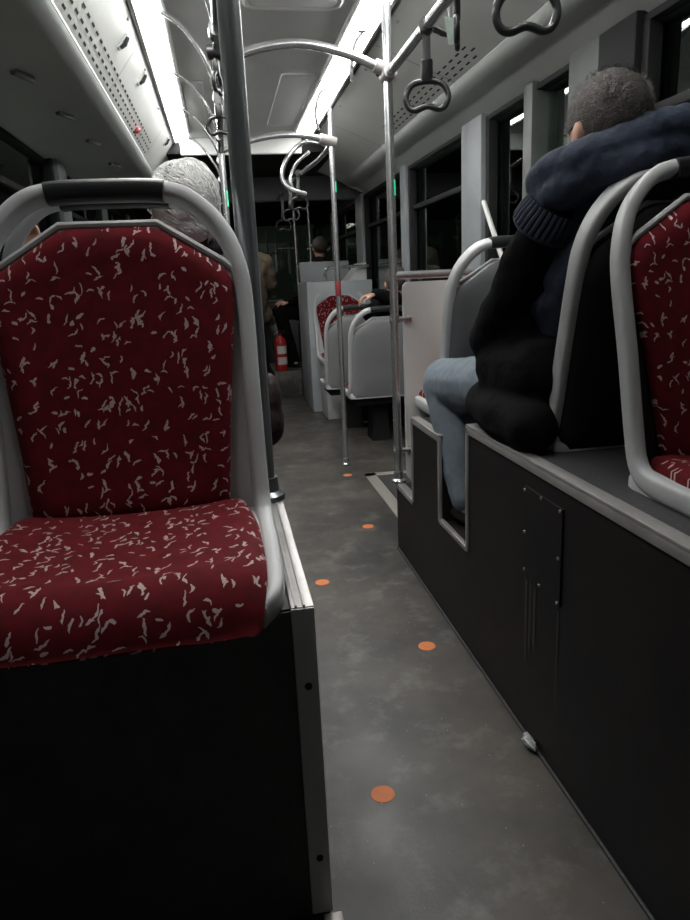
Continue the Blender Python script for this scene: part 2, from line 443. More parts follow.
# window glass between pillars
RP = [(-.6, .10), (1.05, .14), (2.23, .43), (3.56, .30), (5.05, .14), (6.62, .30), (8.3, .14)]      # (y, width) pillars on the right
LPL = [(-.4, .14), (2.6, .12), (4.32, .22), (5.9, .14), (7.4, .16), (8.9, .14)]
n = 2
for side, P in ((1, RP), (-1, LPL)):
    ys = [YB]+[p[0] for p in P]+[YF]
    x = XR+.03 if side > 0 else XL-.03
    for a, c in zip(ys, ys[1:]):
        b = BM(); box(b, x-.004, x+.004, a, c, SILL-.01, 1.95); struct('window_%d' % n, b, M['glass']); n += 1
t = 3
b = BM(); box(b, XR-.056, XR+.05, 2.22, 2.45, SILL-.4, 1.975, .012); struct('trim_90', b, M['darkwall'], True)
b = BM(); box(b, XR-.05, XR+.05, 2.98, 3.07, SILL-.4, 1.97, .01); struct('trim_91', b, M['pillar_dark'], True)
for side, P in ((1, RP), (-1, LPL)):
    for (y, wd) in P:
        b = BM()
        if side > 0: box(b, XR-.055, XR+.05, y, y+wd, SILL-.4, 1.975, .012)
        else: box(b, XL-.05, XL+.055, y, y+wd, SILL-.4, 1.93, .012)
        struct('trim_%d' % t, b, M['pillar_dark'] if side > 0 and y == 2.23 else M['pillar'], True); t += 1
# window frames: dark rubber surround, hopper bar, sill rail
for side, P in ((1, RP), (-1, LPL)):
    ys = [(YB, YB)]+[(p[0], p[0]+p[1]) for p in P]+[(YF, YF)]
    x0, x1 = (XR-.03, XR+.02) if side > 0 else (XL-.02, XL+.03)
    for (a0, a1), (c0, c1) in zip(ys, ys[1:]):
        b = BM(); ya, yb = a1, c0
        box(b, x0, x1, ya, ya+.045, SILL, 1.94, .006); box(b, x0, x1, yb-.045, yb, SILL, 1.94, .006)
        box(b, x0, x1, ya, yb, SILL-.02, SILL+.05, .006); box(b, x0, x1, ya, yb, 1.935, 1.96, .006)
        if not (side > 0 and 2.4 < yb < 3.7): box(b, min(x0, x1)+.02, max(x0, x1)-.01, ya, yb, 1.665, 1.695, .004)
        struct('trim_%d' % t, b, M['darkwall'], True); t += 1

# ------------------------------------------------------------------ side coves with vent slots and latches
YC = 6.55
def cove_frame(side):
    return ((1.18, 2.072), (.785, 2.235)) if side > 0 else ((-.42, 2.02), (-.25, 2.235))
def cove_pt(side, s, y, off=0.0):
    (x0, z0), (x1, z1) = cove_frame(side); L = math.hypot(x1-x0, z1-z0)
    nx, nz = ((z0-z1)/L, (x1-x0)/L) if side > 0 else ((z1-z0)/L, -(x1-x0)/L)
    return Vector((x0+(x1-x0)*s+nx*off, y, z0+(z1-z0)*s+nz*off))
def cove(side, label):
    (x0, z0), (x1, z1) = cove_frame(side); s = side
    tg = thing('cove_panel_run', label, 'ceiling panel', ((x0+x1)/2, 2.0, 1.95))
    b = BM(); ye = YC if s > 0 else 6.2
    extrude_xz(b, [(x0, z0), (x1, z1), (x1+s*.01, z1+.06), (x0+s*.06, z0+.06)], YB, ye)
    for y in (-1.2, .3, 1.8, 3.42, 4.95):             # joints between panels
        q = [cove_pt(s, .02, y, .001), cove_pt(s, .98, y, .001), cove_pt(s, .98, y+.006, .001), cove_pt(s, .02, y+.006, .001)]
        f = b.faces.new([b.verts.new(v) for v in q]); f.material_index = 1
    pb = b
    b = BM()                                          # rounded lower lip and underside
    xo = 1.40 if s > 0 else -.88
    zo = 1.955 if s > 0 else 1.92
    prof = [(x0-s*.012, z0+.004), (x0-s*.006, z0-.012), (x0+s*.012, z0-.030), (x0+s*.05, z0-.042), (x0+s*.12, z0-.047), (xo, zo), (xo, zo+.06), (x0+s*.06, z0+.05)]
    extrude_xz(b, prof, YB, ye)
    box(b, x0-.012, x0+.012, YB, ye, z0+.0, z0+.012)
    obj('underside', b, M['cove_under'], tg, True, .5)
    b = BM()                                          # end cap nose
    xs = [(x0-s*.012, z0), (x0+s*.05, z0-.04), (xo, zo), (xo, zo+.1), (x1, z1+.05), (x1, z1)]
    extrude_xz(b, xs, ye, ye+.05)
    obj('end_cap', b, M['cove_under'], tg, False)
    b = pb                                            # vent slots pressed into the panel: three staggered rows
    for row in range(3):
        for k in range(60):
            y = .6+k*.085+row*.028
            if s > 0 and not (3.0 < y < 4.5 or y < 2.2 ): continue
            if s < 0 and y > 4.9: continue
            sv = (.10 if s > 0 else .14)+row*(.075 if s > 0 else .12)
            d = .010 if s > 0 else .018
            q = [cove_pt(s, sv-d, y, .0016), cove_pt(s, sv+d, y, .0016), cove_pt(s, sv+d, y+.045, .0016), cove_pt(s, sv-d, y+.045, .0016)]
            f = b.faces.new([b.verts.new(v) for v in q]); f.material_index = 2
    obj('panel', b, [M['cove'], M['shell_dark'], M['slot']], tg, False)
    for (y, sv) in ([(3.0, .55), (3.72, .72)] if s > 0 else [(3.2, .70), (3.78, .78), (5.3, .8)]):
        b = BM()
        A, B = (cove_pt(s, sv-.12, y, .004), cove_pt(s, sv+.12, y, .004))
        c = (A+B)/2
        tube(b, [A, B], .03, prof=[(-.7, -.12), (.7, -.12), (.7, .12), (-.7, .12)], up=(0, 1, 0))
        lt = obj('latch', b, M['cove_under'], tg, True)
        b = BM(); g = cove_pt(s, sv, y, .03)
        tube(b, [cove_pt(s, sv-.09, y-.008, .010), cove_pt(s, sv-.02, y-.008, .018), cove_pt(s, sv+.09, y-.008, .012)], .008, 8)
        tube(b, [cove_pt(s, sv-.06, y+.010, .010), cove_pt(s, sv+.07, y+.010, .014)], .005, 8)
        obj('catch', b, M['rubber'], lt, True)
    for y in (2.5, 3.1, 3.75, 4.5, 5.4):              # studs along the top edge
        b = BM(); tube(b, [cove_pt(s, .93, y, 0), cove_pt(s, .93, y, .008)], .007, 10); obj('stud', b, M['alu'], tg)
    if s < 0:
        for (y, x) in ((2.8, -.62), (3.4, -.60), (4.0, -.585), (4.7, -.575), (5.5, -.565)):
            b = BM(); z = z0-.047+(x-(x0+s*.12))/(xo-(x0+s*.12))*(zo-(z0-.047))
            tube(b, [(x-.02, y, z-.008), (x+.02, y+.10, z-.008)], .012, 10); obj('clip', b, M['shell_dark'], tg)
    return tg
cove(1, 'grey sloped overhead panel with vent slots above the right windows')
cove(-1, 'grey sloped overhead panel with vent slots above the left windows')
# red reflection put in as a solid knob low on the left panel
t2 = thing('red_glint', 'red reflection modelled as a small solid knob low on the left overhead panel', 'glint', cove_pt(-1, .22, 4.3))
b = BM(); p0, p1 = cove_pt(-1, .22, 4.3, 0), cove_pt(-1, .22, 4.3, .02)
tube(b, [p0, p0.lerp(p1, .5)], .024, 14); obj('base', b, mat('glint_ring', (.4, .1, .1), .5), t2)
b = BM(); tube(b, [p0.lerp(p1, .5), p1], [.018, .014], 14); obj('glint', b, mat('glint_red', (.55, .05, .07), .4), t2)

# ------------------------------------------------------------------ light strips
LY0 = 1.05
def light(side, label):
    x0, x1, z0, z1 = (.645, .745, 2.262, 2.240) if side > 0 else (-.224, -.136, 2.240, 2.262)
    ye = 5.45 if side > 0 else 5.6
    tg = thing('ceiling_or_fill_light', label, 'light', ((x0+x1)/2, 2, 2.24), group=None)
    b = BM(); extrude_xz(b, [(x0-.025, z0+.012), (x1+.025, z1+.012), (x1+.03, 2.32), (x0-.03, 2.32)], LY0-.03, ye+.03); obj('housing', b, M['cove'], tg, False)
    b = BM(); box(b, x0-.022, x0-.004, LY0-.03, ye+.03, z0-.008, z0+.03, .003); box(b, x1+.004, x1+.022, LY0-.03, ye+.03, z1-.008, z1+.03, .003); obj('side_lip', b, M['cove'], tg, True)
    y = LY0
    while y < ye-.1:
        y2 = min(y+1.32, ye)
        b = BM(); extrude_xz(b, [(x0, z0), ((x0+x1)/2, (z0+z1)/2-.012), (x1, z1), (x1, z1+.02), (x0, z0+.02)], y, y2-.012)
        obj('diffuser', b, M['diffuser'], tg, True)
        y = y2
    return tg
light(1, 'glowing white fluorescent strip along the right side of the ceiling')
light(-1, 'glowing white fluorescent strip along the left side of the ceiling')
tg = thing('ceiling_or_fill_light', 'added fill strip, unseen from the camera, on the front ceiling behind the header panel', 'light', (.5, 7.9, 2.14))  # unseen strip added to brighten the front of the bus
b = BM(); box(b, .40, .60, 7.15, 8.55, 2.158, 2.17, .003); obj('diffuser', b, emis('front_fill_glow', (1.0, .95, .88), 6.0), tg, True)  # glowing face of the added fill strip
b = BM(); box(b, .38, .40, 7.13, 8.57, 2.15, 2.18); box(b, .60, .62, 7.13, 8.57, 2.15, 2.18); obj('side_lip', b, M['cove'], tg, False)
# roof hatch and access panel
tg = thing('roof_hatch', 'flat roof hatch with raised pale rim near the top centre of the ceiling', 'hatch', (.37, 2.7, 2.22))
b = BM(); tube(b, [(*p, 2.262) for p in round_poly([(.19, 2.35), (.56, 2.35), (.56, 3.08), (.19, 3.08)], .06)], .014, 8, True); obj('rim', b, M['cove'], tg)
b = BM(); box(b, .20, .55, 2.36, 3.07, 2.255, 2.272, .006); obj('cover', b, M['ceil'], tg)
tg = thing('access_panel', 'rectangular ceiling access panel beside the right light strip', 'panel', (.6, 4.6, 2.25))
b = BM(); tube(b, [(*p, 2.268) for p in round_poly([(.42, 4.0), (.60, 4.0), (.60, 5.2), (.42, 5.2)], .03)], .007, 8, True); obj('rim', b, M['shell'], tg)
b = BM(); box(b, .425, .595, 4.01, 5.19, 2.262, 2.272); obj('cover', b, M['ceil'], tg)
tg = thing('ceiling_panel', 'small ceiling panel beside the left light strip', 'panel', (-.06, 4.6, 2.25))
b = BM(); box(b, -.105, .0, 4.15, 5.3, 2.262, 2.272, .003); obj('cover', b, M['ceil'], tg)
b = BM(); tube(b, [(*p, 2.268) for p in round_poly([(-.105, 4.15), (.0, 4.15), (.0, 5.3), (-.105, 5.3)], .02)], .004, 8, True); obj('rim', b, M['cove'], tg)

# ------------------------------------------------------------------ seat platforms
def trim_bar(b, x0, x1, y0, y1, z0, z1, axis='y'):
    box(b, x0, x1, y0, y1, z0, z1, .002)
PZ = .755; LZ = .74; PX = .705; LX = .09
# right platform
tg = thing('seat_platform', 'long black raised seat platform on the right with a footwell cut into it', 'platform', (1.05, 1.2, 0))
b = BM()
box(b, PX, XR-.004, YB+.1, 1.97, 0, PZ); box(b, PX, XR-.004, 1.97, 2.25, 0, .35); box(b, PX, XR-.004, 2.25, 2.61, 0, .66); box(b, PX, XR-.004, 2.61, 2.90, 0, .31)
obj('body', b, M['black_panel'], tg, False)
b = BM(); box(b, PX+.03, XR-.004, YB+.1, 1.97, PZ, PZ+.003); obj('top_covering', b, M['box_top'], tg, False)
def edge(bx, nm='edge_trim'):
    b = BM()
    for q in bx: box(b, *q, .0025)
    return obj(nm, b, M['alu'], tg, True, .4)
edge([(PX-.006, PX+.030, YB+.1, 1.97, PZ, PZ+.008), (PX-.006, PX, YB+.1, 1.97, PZ-.022, PZ)])
edge([(PX-.006, PX+.006, 1.955, 1.975, .35, PZ), (PX-.006, PX+.006, 2.245, 2.265, .35, .66), (PX-.006, PX+.012, 1.97, 2.25, .345, .362)], 'footwell_trim')
edge([(PX-.006, PX+.03, 2.25, 2.61, .66, .668), (PX-.006, PX, 2.25, 2.61, .642, .66), (PX-.006, PX+.012, 2.6, 2.62, .31, .66), (PX-.006, PX+.03, 2.62, 2.90, .31, .318), (PX-.006, PX, 2.62, 2.9, .295, .31)], 'step_trim')
b = BM(); box(b, PX-.004, PX+.003, 1.345, 1.545, .455, .69, .001); ap = obj('access_panel', b, M['black_panel'], tg, False)
ap['label'] = 'screwed-on black cover plate'
for (y, z) in ((1.54, .68), (1.45, .685), (1.355, .683), (1.538, .57), (1.535, .47), (1.45, .462), (1.357, .57), (1.357, .46)):
    b = BM(); lathe(b, [(.0045, PX-.004), (.004, PX-.0065), (.001, PX-.007)], (0, y, z), 10, 'x'); obj('screw', b, M['alu'], ap)
b = BM()
for (y, wd, z0, z1) in ((1.520, .014, .20, .445), (1.496, .014, .24, .445), (1.472, .016, .26, .44), (1.350, .009, .18, .44)):
    b.faces.new([b.verts.new(v) for v in ((PX-.0012, y, z0), (PX-.0012, y+wd, z0+.03), (PX-.0012, y+wd, z1), (PX-.0012, y, z1))])
o = obj('scuff_marks', b, mat('pale_scuff', (.042, .038, .034), .6), tg, False); o['label'] = 'pale vertical scuff streaks'
b = BM(); box(b, PX-.007, PX+.002, YB+.1, 2.9, 0, .008, .002); obj('skirting', b, M['box_top'], tg, True)
# left platform
tg = thing('seat_platform', 'black raised seat platform under the left red seat with pale edge trim', 'platform', (-.4, 1.6, 0))
b = BM(); box(b, XL+.004, LX, .915, 2.12, 0, LZ); box(b, XL+.004, LX, 2.12, 2.5, 0, .35); obj('body', b, M['box_front'], tg, False)
b = BM(); box(b, XL+.004, LX-.03, .92, 2.12, LZ, LZ+.003); obj('top_covering', b, M['box_top'], tg, False)
b = BM(); box(b, LX-.030, LX+.004, .912, 2.12, LZ, LZ+.008, .002); box(b, LX, LX+.004, .912, 2.12, LZ-.02, LZ, .0015)
box(b, LX-.024, LX-.021, .912, 2.12, LZ+.008, LZ+.011); box(b, LX-.012, LX-.009, .912, 2.12, LZ+.008, LZ+.011); obj('edge_trim', b, M['alu'], tg, True, .4)
b = BM(); box(b, LX-.030, LX+.004, .909, .916, .2, LZ+.006, .002); ct = obj('corner_trim', b, mat('dull_corner_trim', (.50, .50, .49), .5, .1), tg, True, .4)
for z in (.62, .31):
    b = BM(); lathe(b, [(.006, .909), (.005, .906), (.001, .905)], (LX-.012, 0, z), 10, 'y'); obj('screw', b, M['slot'], ct)
b = BM(); box(b, LX-.006, LX+.006, 2.11, 2.13, .35, LZ, .002); obj('footwell_trim', b, M['alu'], tg, True)
# foot level in front of the left seat
tg = thing('foot_platform', 'low black footboard in front of the left red seat', 'platform', (-.4, 0, 0))
b = BM(); box(b, XL+.004, LX+.015, YB+.1, .909, 0, .195); obj('body', b, M['box_top'], tg, False)
b = BM(); box(b, LX-.012, LX+.018, YB+.1, .905, .195, .203, .002); box(b, LX+.014, LX+.018, YB+.1, .905, .17, .195, .001); obj('edge_trim', b, M['alu'], tg, True, .4)

# ------------------------------------------------------------------ seats
HW = .235
def lean(h): return .0+.235*max(0, h-.04)
def seat(label):
    """faces -Y, origin under the backrest base on what carries it"""
    tg = thing('bus_seat', label, 'seat', (0, 0, 0), 0, 'moulded bus seats with red patterned covers', local=True)
    def bk(u, h, d): return Vector((u, lean(h)-d*.97, h+d*.23))
    out = [(-.176, .045), (.176, .045), (.190, .20), (.212, .38), (.219, .44), (.216, .478), (.200, .497), (.082, .572), (-.082, .572), (-.200, .497), (-.216, .478), (-.219, .44), (-.212, .38), (-.190, .20)]
    out = round_poly(out, .018, 3)
    b = BM(); pillow(b, out, bk, .030, .022, 8, sag=.012); obj('backrest', b, M['plush'], tg, True, 1.2)
    # seat cushion: flat, front lip rolls down
    def st(u, y, d):
        z = .044+d; yy = y
        if y < -.33:
            t = (-.33-y)/.13; a = min(t, 1)*PI/2
            yy = -.33-.095*math.sin(a); z = .044-.065+(.065+d)*math.cos(a)-max(0, t-1)*.05
            z = max(z, .001)
            z = max(z, -.0)
        z -= .012*max(0, 1-(u/.2)**2)*(1 if y > -.33 else .3)
        return Vector((u, yy, z))
    o2 = round_poly([(-.205, .01), (.205, .01), (.224, -.15), (.226, -.34), (.205, -.455), (-.205, -.455), (-.226, -.34), (-.224, -.15)], .03, 4)
    b = BM(); pillow(b, o2, st, .032, .022, 10); obj('seat_cushion', b, M['plush'], tg, True, 1.2)
    # shell: back plate, seat pan, side frame with handle arch
    b = BM()
    so = [(-HW+.01, .0), (HW-.01, .0), (HW-.006, .30), (HW-.004, .44), (.212, .492), (.088, .582), (-.088, .582), (-.212, .492), (-HW+.004, .44), (-HW+.006, .30)]
    so = round_poly(so, .02, 3)
    pillow(b, so, lambda u, h, d: bk(u, h, -.004-d), .032, .03, 6, sag=-.012)
    o = obj('back_shell', b, M['shell'], tg, True, .7)
    b = BM(); top = [bk(u, h, .012) for u, h in ((-.231, .30), (-.232, .44), (-.222, .488), (-.205, .503), (-.087, .578), (.087, .578), (.205, .503), (.222, .488), (.232, .44), (.231, .30))]
    tube(b, top, .0075, 8); obj('rim', b, M['shell'], o, True)
    b = BM(); po = round_poly([(-.245, .03), (.245, .03), (.247, -.30), (.215, -.40), (-.215, -.40), (-.247, -.30)], .035, 4)
    pillow(b, po, lambda u, y, d: Vector((u, y, .0+d)), .044, .014, 3, False); obj('seat_pan', b, M['shell'], tg, True, .7)
    arch = []
    side = [(.205, -.385, .012), (.232, -.34, .022), (.238, -.20, .026), (.238, -.06, .030), (.237, -.012, .055), (.236, lean(.12)-.006, .12), (.236, lean(.28)-.004, .28), (.237, lean(.42), .42), (.231, lean(.49), .495), (.207, lean(.565), .562), (.160, lean(.62), .615), (.105, lean(.64), .638)]
    pts = [Vector(p) for p in side]+[Vector((0, lean(.642), .642))]+[Vector((-p[0], p[1], p[2])) for p in side[::-1]]
    path = spline(pts, 6)
    prof = []
    for k in range(16):
        a = 2*PI*k/16; c, s_ = math.cos(a), math.sin(a)
        prof.append((math.copysign(abs(c)**.55, c)*.0155, math.copysign(abs(s_)**.55, s_)*.0225))
    n = len(path); rs = []
    for i in range(n):
        rs.append(1.0)
    b = BM(); tube(b, path, rs, prof=prof, up=(1, 0, 0)); obj('handle_frame', b, M['shell'], tg, True, .7)
    i0 = min(range(n), key=lambda i: (path[i]-Vector((.105, lean(.64), .638))).length); i1 = n-1-i0
    gp = path[min(i0, i1):max(i0, i1)+1]
    gp2 = [gp[0]]+gp[1:-1]+[gp[-1]]
    b = BM(); pg = [(a*1.32, c*1.25) for a, c in prof]
    T0 = (path[i0]-path[i0-1])
    tube(b, gp2, 1.0, prof=pg, up=(0, 0, 1) if False else None); obj('handle_grip', b, M['grip'], tg, True, .7)
    return tg
SA = seat('red patterned seat facing the camera in the left foreground')
SA.location = (-.193, 1.28, LZ)
SB = dup(SA, (-.19, 1.66, LZ), PI, 'grey shelled seat back to back with the left red seat, holding the grey-haired man')
SC = dup(SA, (1.045, 1.25, PZ), 0, 'red patterned seat facing the camera at the right edge of the view')
SD = dup(SA, (1.035, 1.60, PZ), PI, 'dark backed seat under the man in the navy vest')
SE = dup(SA, (1.03, 2.50, .665), PI, 'grey backed seat on the platform in front of the man in the navy vest')
SF = dup(SA, (1.125, 4.95, .36), PI, 'grey backed seat on a pedestal beyond the white partition')
SG = dup(SA, (1.02, 5.50, .36), PI, 'grey backed seat just ahead of the pedestal seat, left handle in view')
SH = dup(SA, (1.075, 6.36, .50), 0, 'small distant red seat facing the camera against the grey divider')
def reback(root, m):
    for ch in root.children:
        if ch.name.split('.')[0] == 'back_shell':
            ch.material_slots[0].link = 'OBJECT'; ch.material_slots[0].material = m
            ch['label'] = 'dark back shell'
reback(SD, M['darkwall']); reback(SC, M['darkwall']); reback(SE, M['shell_dark']); SF.scale = (1.05, 1, 1)
M['shell_mid'] = mat('mid_grey_plastic', (.27, .275, .28), .5, col2=(.30, .305, .31), nscale=5)
reback(SF, M['shell_mid']); reback(SG, M['shell_mid'])
for k, (x, y, zt, lab) in enumerate(((1.125, 5.17, .36, 'dark pedestal under the grey backed seat beyond the white partition'), (1.02, 5.72, .36, 'dark pedestal under the grey backed seat further ahead'), (1.075, 6.2, .50, 'grey box under the distant red seat'))):
    pd = thing('seat_pedestal', lab, 'seat support', (x, y, 0))
    if k < 2:
        b = BM(); box(b, x-.21, x+.21, y-.20, y+.16, zt-.06, zt, .01); obj('carrier', b, M['darkwall'], pd)
        b = BM(); extrude_xz(b, [(x-.07, 0), (x+.07, 0), (x+.05, zt-.06), (x-.05, zt-.06)], y-.1, y+.1); obj('leg', b, M['darkwall'], pd)
    else:
        b = BM(); box(b, x-.22, XR-.004, y-.16, y+.2, 0, zt, .01); obj('body', b, M['shell'], pd)
        b = BM(); box(b, x-.225, XR-.004, y-.165, y+.2, zt-.02, zt+.0005, .004); obj('top_trim', b, M['alu'], pd)

# ------------------------------------------------------------------ poles and rails
def pole(label, x, y, z0, z1, r=.0175, m='chrome', group=None, mount=True, x1=None, y1=None):
    tg = thing('grab_pole', label, 'pole', (x, y, z0), group=group)
    b = BM(); tube(b, [(x, y, z0), ((x1 if x1 is not None else x), (y1 if y1 is not None else y), z1)], r, 18); obj('tube', b, M[m], tg)
    if mount:
        b = BM(); lathe(b, [(r*1.9, z0+.0005), (r*1.9, z0+.012), (r*1.35, z0+.02), (r*1.25, z0+.05)], (x, y, 0), 18); obj('base_flange', b, M['chrome' if m != 'darksteel' else 'darksteel'], tg)
    return tg
pl = pole('thick dark steel pole rising from the left platform edge', .060, 1.45, LZ+.008, 2.27, .0215, 'darksteel')
pr = pole('steel pole at the corner of the right platform beside the white partition', PX+.008, 2.89, .318, 2.25)
pm = pole('slim steel pole standing alone in the aisle floor', .735, 4.44, 0, 2.2, .0165)
p4 = pole('steel pole beyond the grey-haired man on the left of the aisle', .075, 4.4, 0, 2.265, .018)
p5 = pole('far slim pole near the front, left of its pair', .87, 8.0, .0, 2.16, .014)
p6 = pole('far slim pole near the front, right of its pair', 1.03, 8.0, .9, 2.16, .013, mount=False)
for P_, (x, y), zs in ((pr, (PX+.008, 2.89), (1.525, 1.585)), (pm, (.735, 4.44), (1.73, 1.79)), (p4, (.075, 4.4), (1.66, 1.75))):  # green reflections on the poles, put in as glowing strips
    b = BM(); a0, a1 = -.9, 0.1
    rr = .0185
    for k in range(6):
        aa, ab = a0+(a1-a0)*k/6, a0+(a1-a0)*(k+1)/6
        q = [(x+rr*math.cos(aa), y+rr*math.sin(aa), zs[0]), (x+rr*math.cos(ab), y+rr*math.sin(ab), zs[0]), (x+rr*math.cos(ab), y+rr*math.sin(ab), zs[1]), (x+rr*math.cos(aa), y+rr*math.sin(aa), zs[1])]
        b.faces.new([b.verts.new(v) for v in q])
    o = obj('pole_glint', b, M['green_glint'], P_); o['label'] = 'green reflection painted as a glowing strip'
b = BM(); lathe(b, [(.0175, 1.11), (.0185, 1.112), (.0185, 1.20), (.0175, 1.202)], (.735, 4.44, 0), 16); o = obj('tape_band', b, M['red_band'], pm); o['label'] = 'red tape band'

def rail(label, pts, r=.0165, seg=14, fits=(), n=8):
    tg = thing('grab_rail', label, 'rail', pts[0])
    b = BM(); tube(b, spline(pts, n) if len(pts) > 2 else pts, r, seg); obj('tube', b, M['chrome'], tg)
    for f in fits:
        b = BM(); tube(b, [Vector(f[0]), Vector(f[1])], f[2], 14); obj('fitting', b, M['alu'], tg)
    return tg
rr_ = rail('straight overhead rail on the right ending at the partition pole', [(.705, -1.45, 1.965), (.71, 2.89, 1.965)], .017,
     fits=[((.71, 2.83, 1.965), (.71, 2.92, 1.965), .026)])
lr_ = rail('straight overhead rail on the left of the aisle', [(.035, -1.45, 1.965), (.085, 6.0, 1.965)], .017)
rail('arched cross rail spanning to the partition pole', [(.06, 2.85, 1.965), (.17, 2.86, 2.035), (.36, 2.87, 2.068), (.54, 2.88, 2.04), (.70, 2.89, 1.985)], .017, fits=[((.66, 2.885, 2.0), (.715, 2.89, 1.98), .026)])
rail('arched cross rail spanning to the slim aisle pole', [(.075, 4.40, 1.965), (.25, 4.40, 2.02), (.40, 4.40, 2.045), (.55, 4.40, 2.045), (.73, 4.43, 2.015)], .017, fits=[((.66, 4.42, 2.03), (.76, 4.44, 2.01), .03)])
for i, y in enumerate((2.35, 3.12, 3.92, 4.65, 5.45)):      # curved brackets from the light strip to the left rail
    x = .055+.0066*(y-2.35)
    lab = ['nearest curved bracket', 'second nearest curved bracket', 'middle curved bracket', 'second farthest curved bracket', 'farthest curved bracket'][i]
    t2 = thing('rail_bracket', lab+' joining the left light strip to the left rail', 'bracket', (-.12, y, 2.2), group='curved brackets of the left rail')
    b = BM(); tube(b, spline([(-.135, y-.02, 2.245), (-.06, y, 2.20), (.01, y+.02, 2.11), (x-.012, y+.05, 2.02), (x, y+.07, 1.965)], 8), .0085, 10); obj('tube', b, M['chrome'], t2)
    b = BM(); tube(b, [(x, y+.035, 1.965), (x, y+.105, 1.965)], .023, 12); obj('collar', b, M['chrome'], t2)
for i, y in enumerate((3.3, 4.2)):
    t2 = thing('rail_bracket', ('nearer' if i == 0 else 'farther')+' curved bracket under the right light strip', 'bracket', (.66, y, 2.2), group='curved brackets of the right light strip')
    b = BM(); tube(b, spline([(.70, y-.02, 2.245), (.655, y, 2.235), (.625, y+.02, 2.18), (.62, y+.04, 2.10), (.635, y+.05, 2.04)] if i else [(.705, y-.02, 2.245), (.67, y, 2.20), (.655, y+.02, 2.12), (.66, y+.04, 2.06)], 8), .0085, 10); obj('tube', b, M['chrome'], t2)
    b = BM(); tube(b, [(.70, y-.02, 2.25), (.70, y-.02, 2.238)], .02, 12); obj('foot', b, M['chrome'], t2)
rail('bright looped tube hanging at the far end of the right overhead rail', [(.72, 4.46, 2.01), (.60, 4.70, 2.06), (.49, 4.7, 1.97), (.45, 4.7, 1.86), (.49, 4.7, 1.79), (.60, 4.72, 1.755)], .014)
rail('second looped tube hanging beyond the bright one', [(.66, 4.9, 2.04), (.57, 4.95, 1.97), (.53, 4.95, 1.87), (.55, 4.95, 1.79)], .012)
rail('distant overhead rail running to the front from the slim aisle pole', [(.735, 4.46, 2.0), (.70, 4.8, 1.97), (.62, 5.6, 1.96), (.60, 6.8, 1.97)], .015)

tg = thing('window_handle', 'thin white diagonal rod against the right window behind the grey seat handle', 'handle', (1.3, 3.3, 1.3))
b = BM(); tube(b, [(1.31, 3.42, 1.545), (1.30, 3.36, 1.50), (1.31, 3.18, 1.27), (1.385, 3.10, 1.20)], .012, 10); obj('rod', b, M['white_panel'], tg)
# hanging straps ------------------------------------------------------------
def strap(label, x, y, zr, zring, sc=1.0, rz=0.0, shine=True):
    tg = thing('hanging_strap', label, 'strap', (x, y, zring), rz, 'hanging strap handles', local=True)
    L = zr-zring
    b = BM(); tube(b, [(0, -.022, L), (0, .022, L)], .024, 14); obj('clamp', b, M['rubber'], tg)
    b = BM(); box(b, -.013, .013, -.002, .002, .055*sc, L-.02, .001); obj('webbing', b, M['shell_dark'], tg)
    b = BM(); box(b, -.019*sc, .019*sc, -.010, .010, .035*sc, .105*sc, .006); obj('sleeve', b, M['rubber'], tg, True, 1)
    ring = spline([(0, 0, .042), (.045, 0, .034), (.066, 0, .002), (.058, 0, -.030), (.036, 0, -.040), (0, 0, -.030), (-.036, 0, -.040), (-.058, 0, -.030), (-.066, 0, .002), (-.045, 0, .034)], 5, True)
    b = BM(); tube(b, [p*sc for p in ring], .0095*sc, 10, True); obj('ring', b, M['rubber'], tg, True, 2)
    return tg
strap('black ring strap hanging from the right rail left of the partition windows', .71, 2.36, 1.965, 1.765, 1.02, -.25)
strap('large black ring strap near the top right, closest to the camera', .735, 1.66, 1.965, 1.772, 1.05, -.15)
strap('black strap partly cut by the top edge above the right overhead rail', .715, 2.08, 1.965, 1.86, .8, 1.2)
strap('black ring strap on the left rail beside the thick dark pole', .055, 3.0, 1.965, 1.815, .75, -.2)
strap('black strap on the left rail nearer than the ring strap', .052, 2.62, 1.965, 1.87, .7, 1.3)
strap('small far strap hanging beside the bright looped tube', .62, 5.3, 1.965, 1.76, 1.0, .2)
strap('small far strap behind the looped tubes', .61, 5.8, 1.965, 1.73, 1.0, -.4)
strap('farthest strap, lowest in the cluster near the slim pole', .60, 6.4, 1.965, 1.70, 1.0, .1)
tg = thing('hanging_tag', 'grey green tag on a thin cord against the right overhead panel', 'tag', (.93, 2.75, 2.0))
b = BM(); tube(b, [(.905, 2.72, 2.20), (.93, 2.78, 2.125)], .006, 8); obj('cord', b, M['shell'], tg)
b = BM(); tube(b, [(.925, 2.775, 2.13), (.96, 2.83, 2.055)], .03, prof=[(-.1, -.8), (.1, -.8), (.1, .8), (-.1, .8)], up=(-.5, 0, -.86)); obj('plate', b, M['tag'], tg)

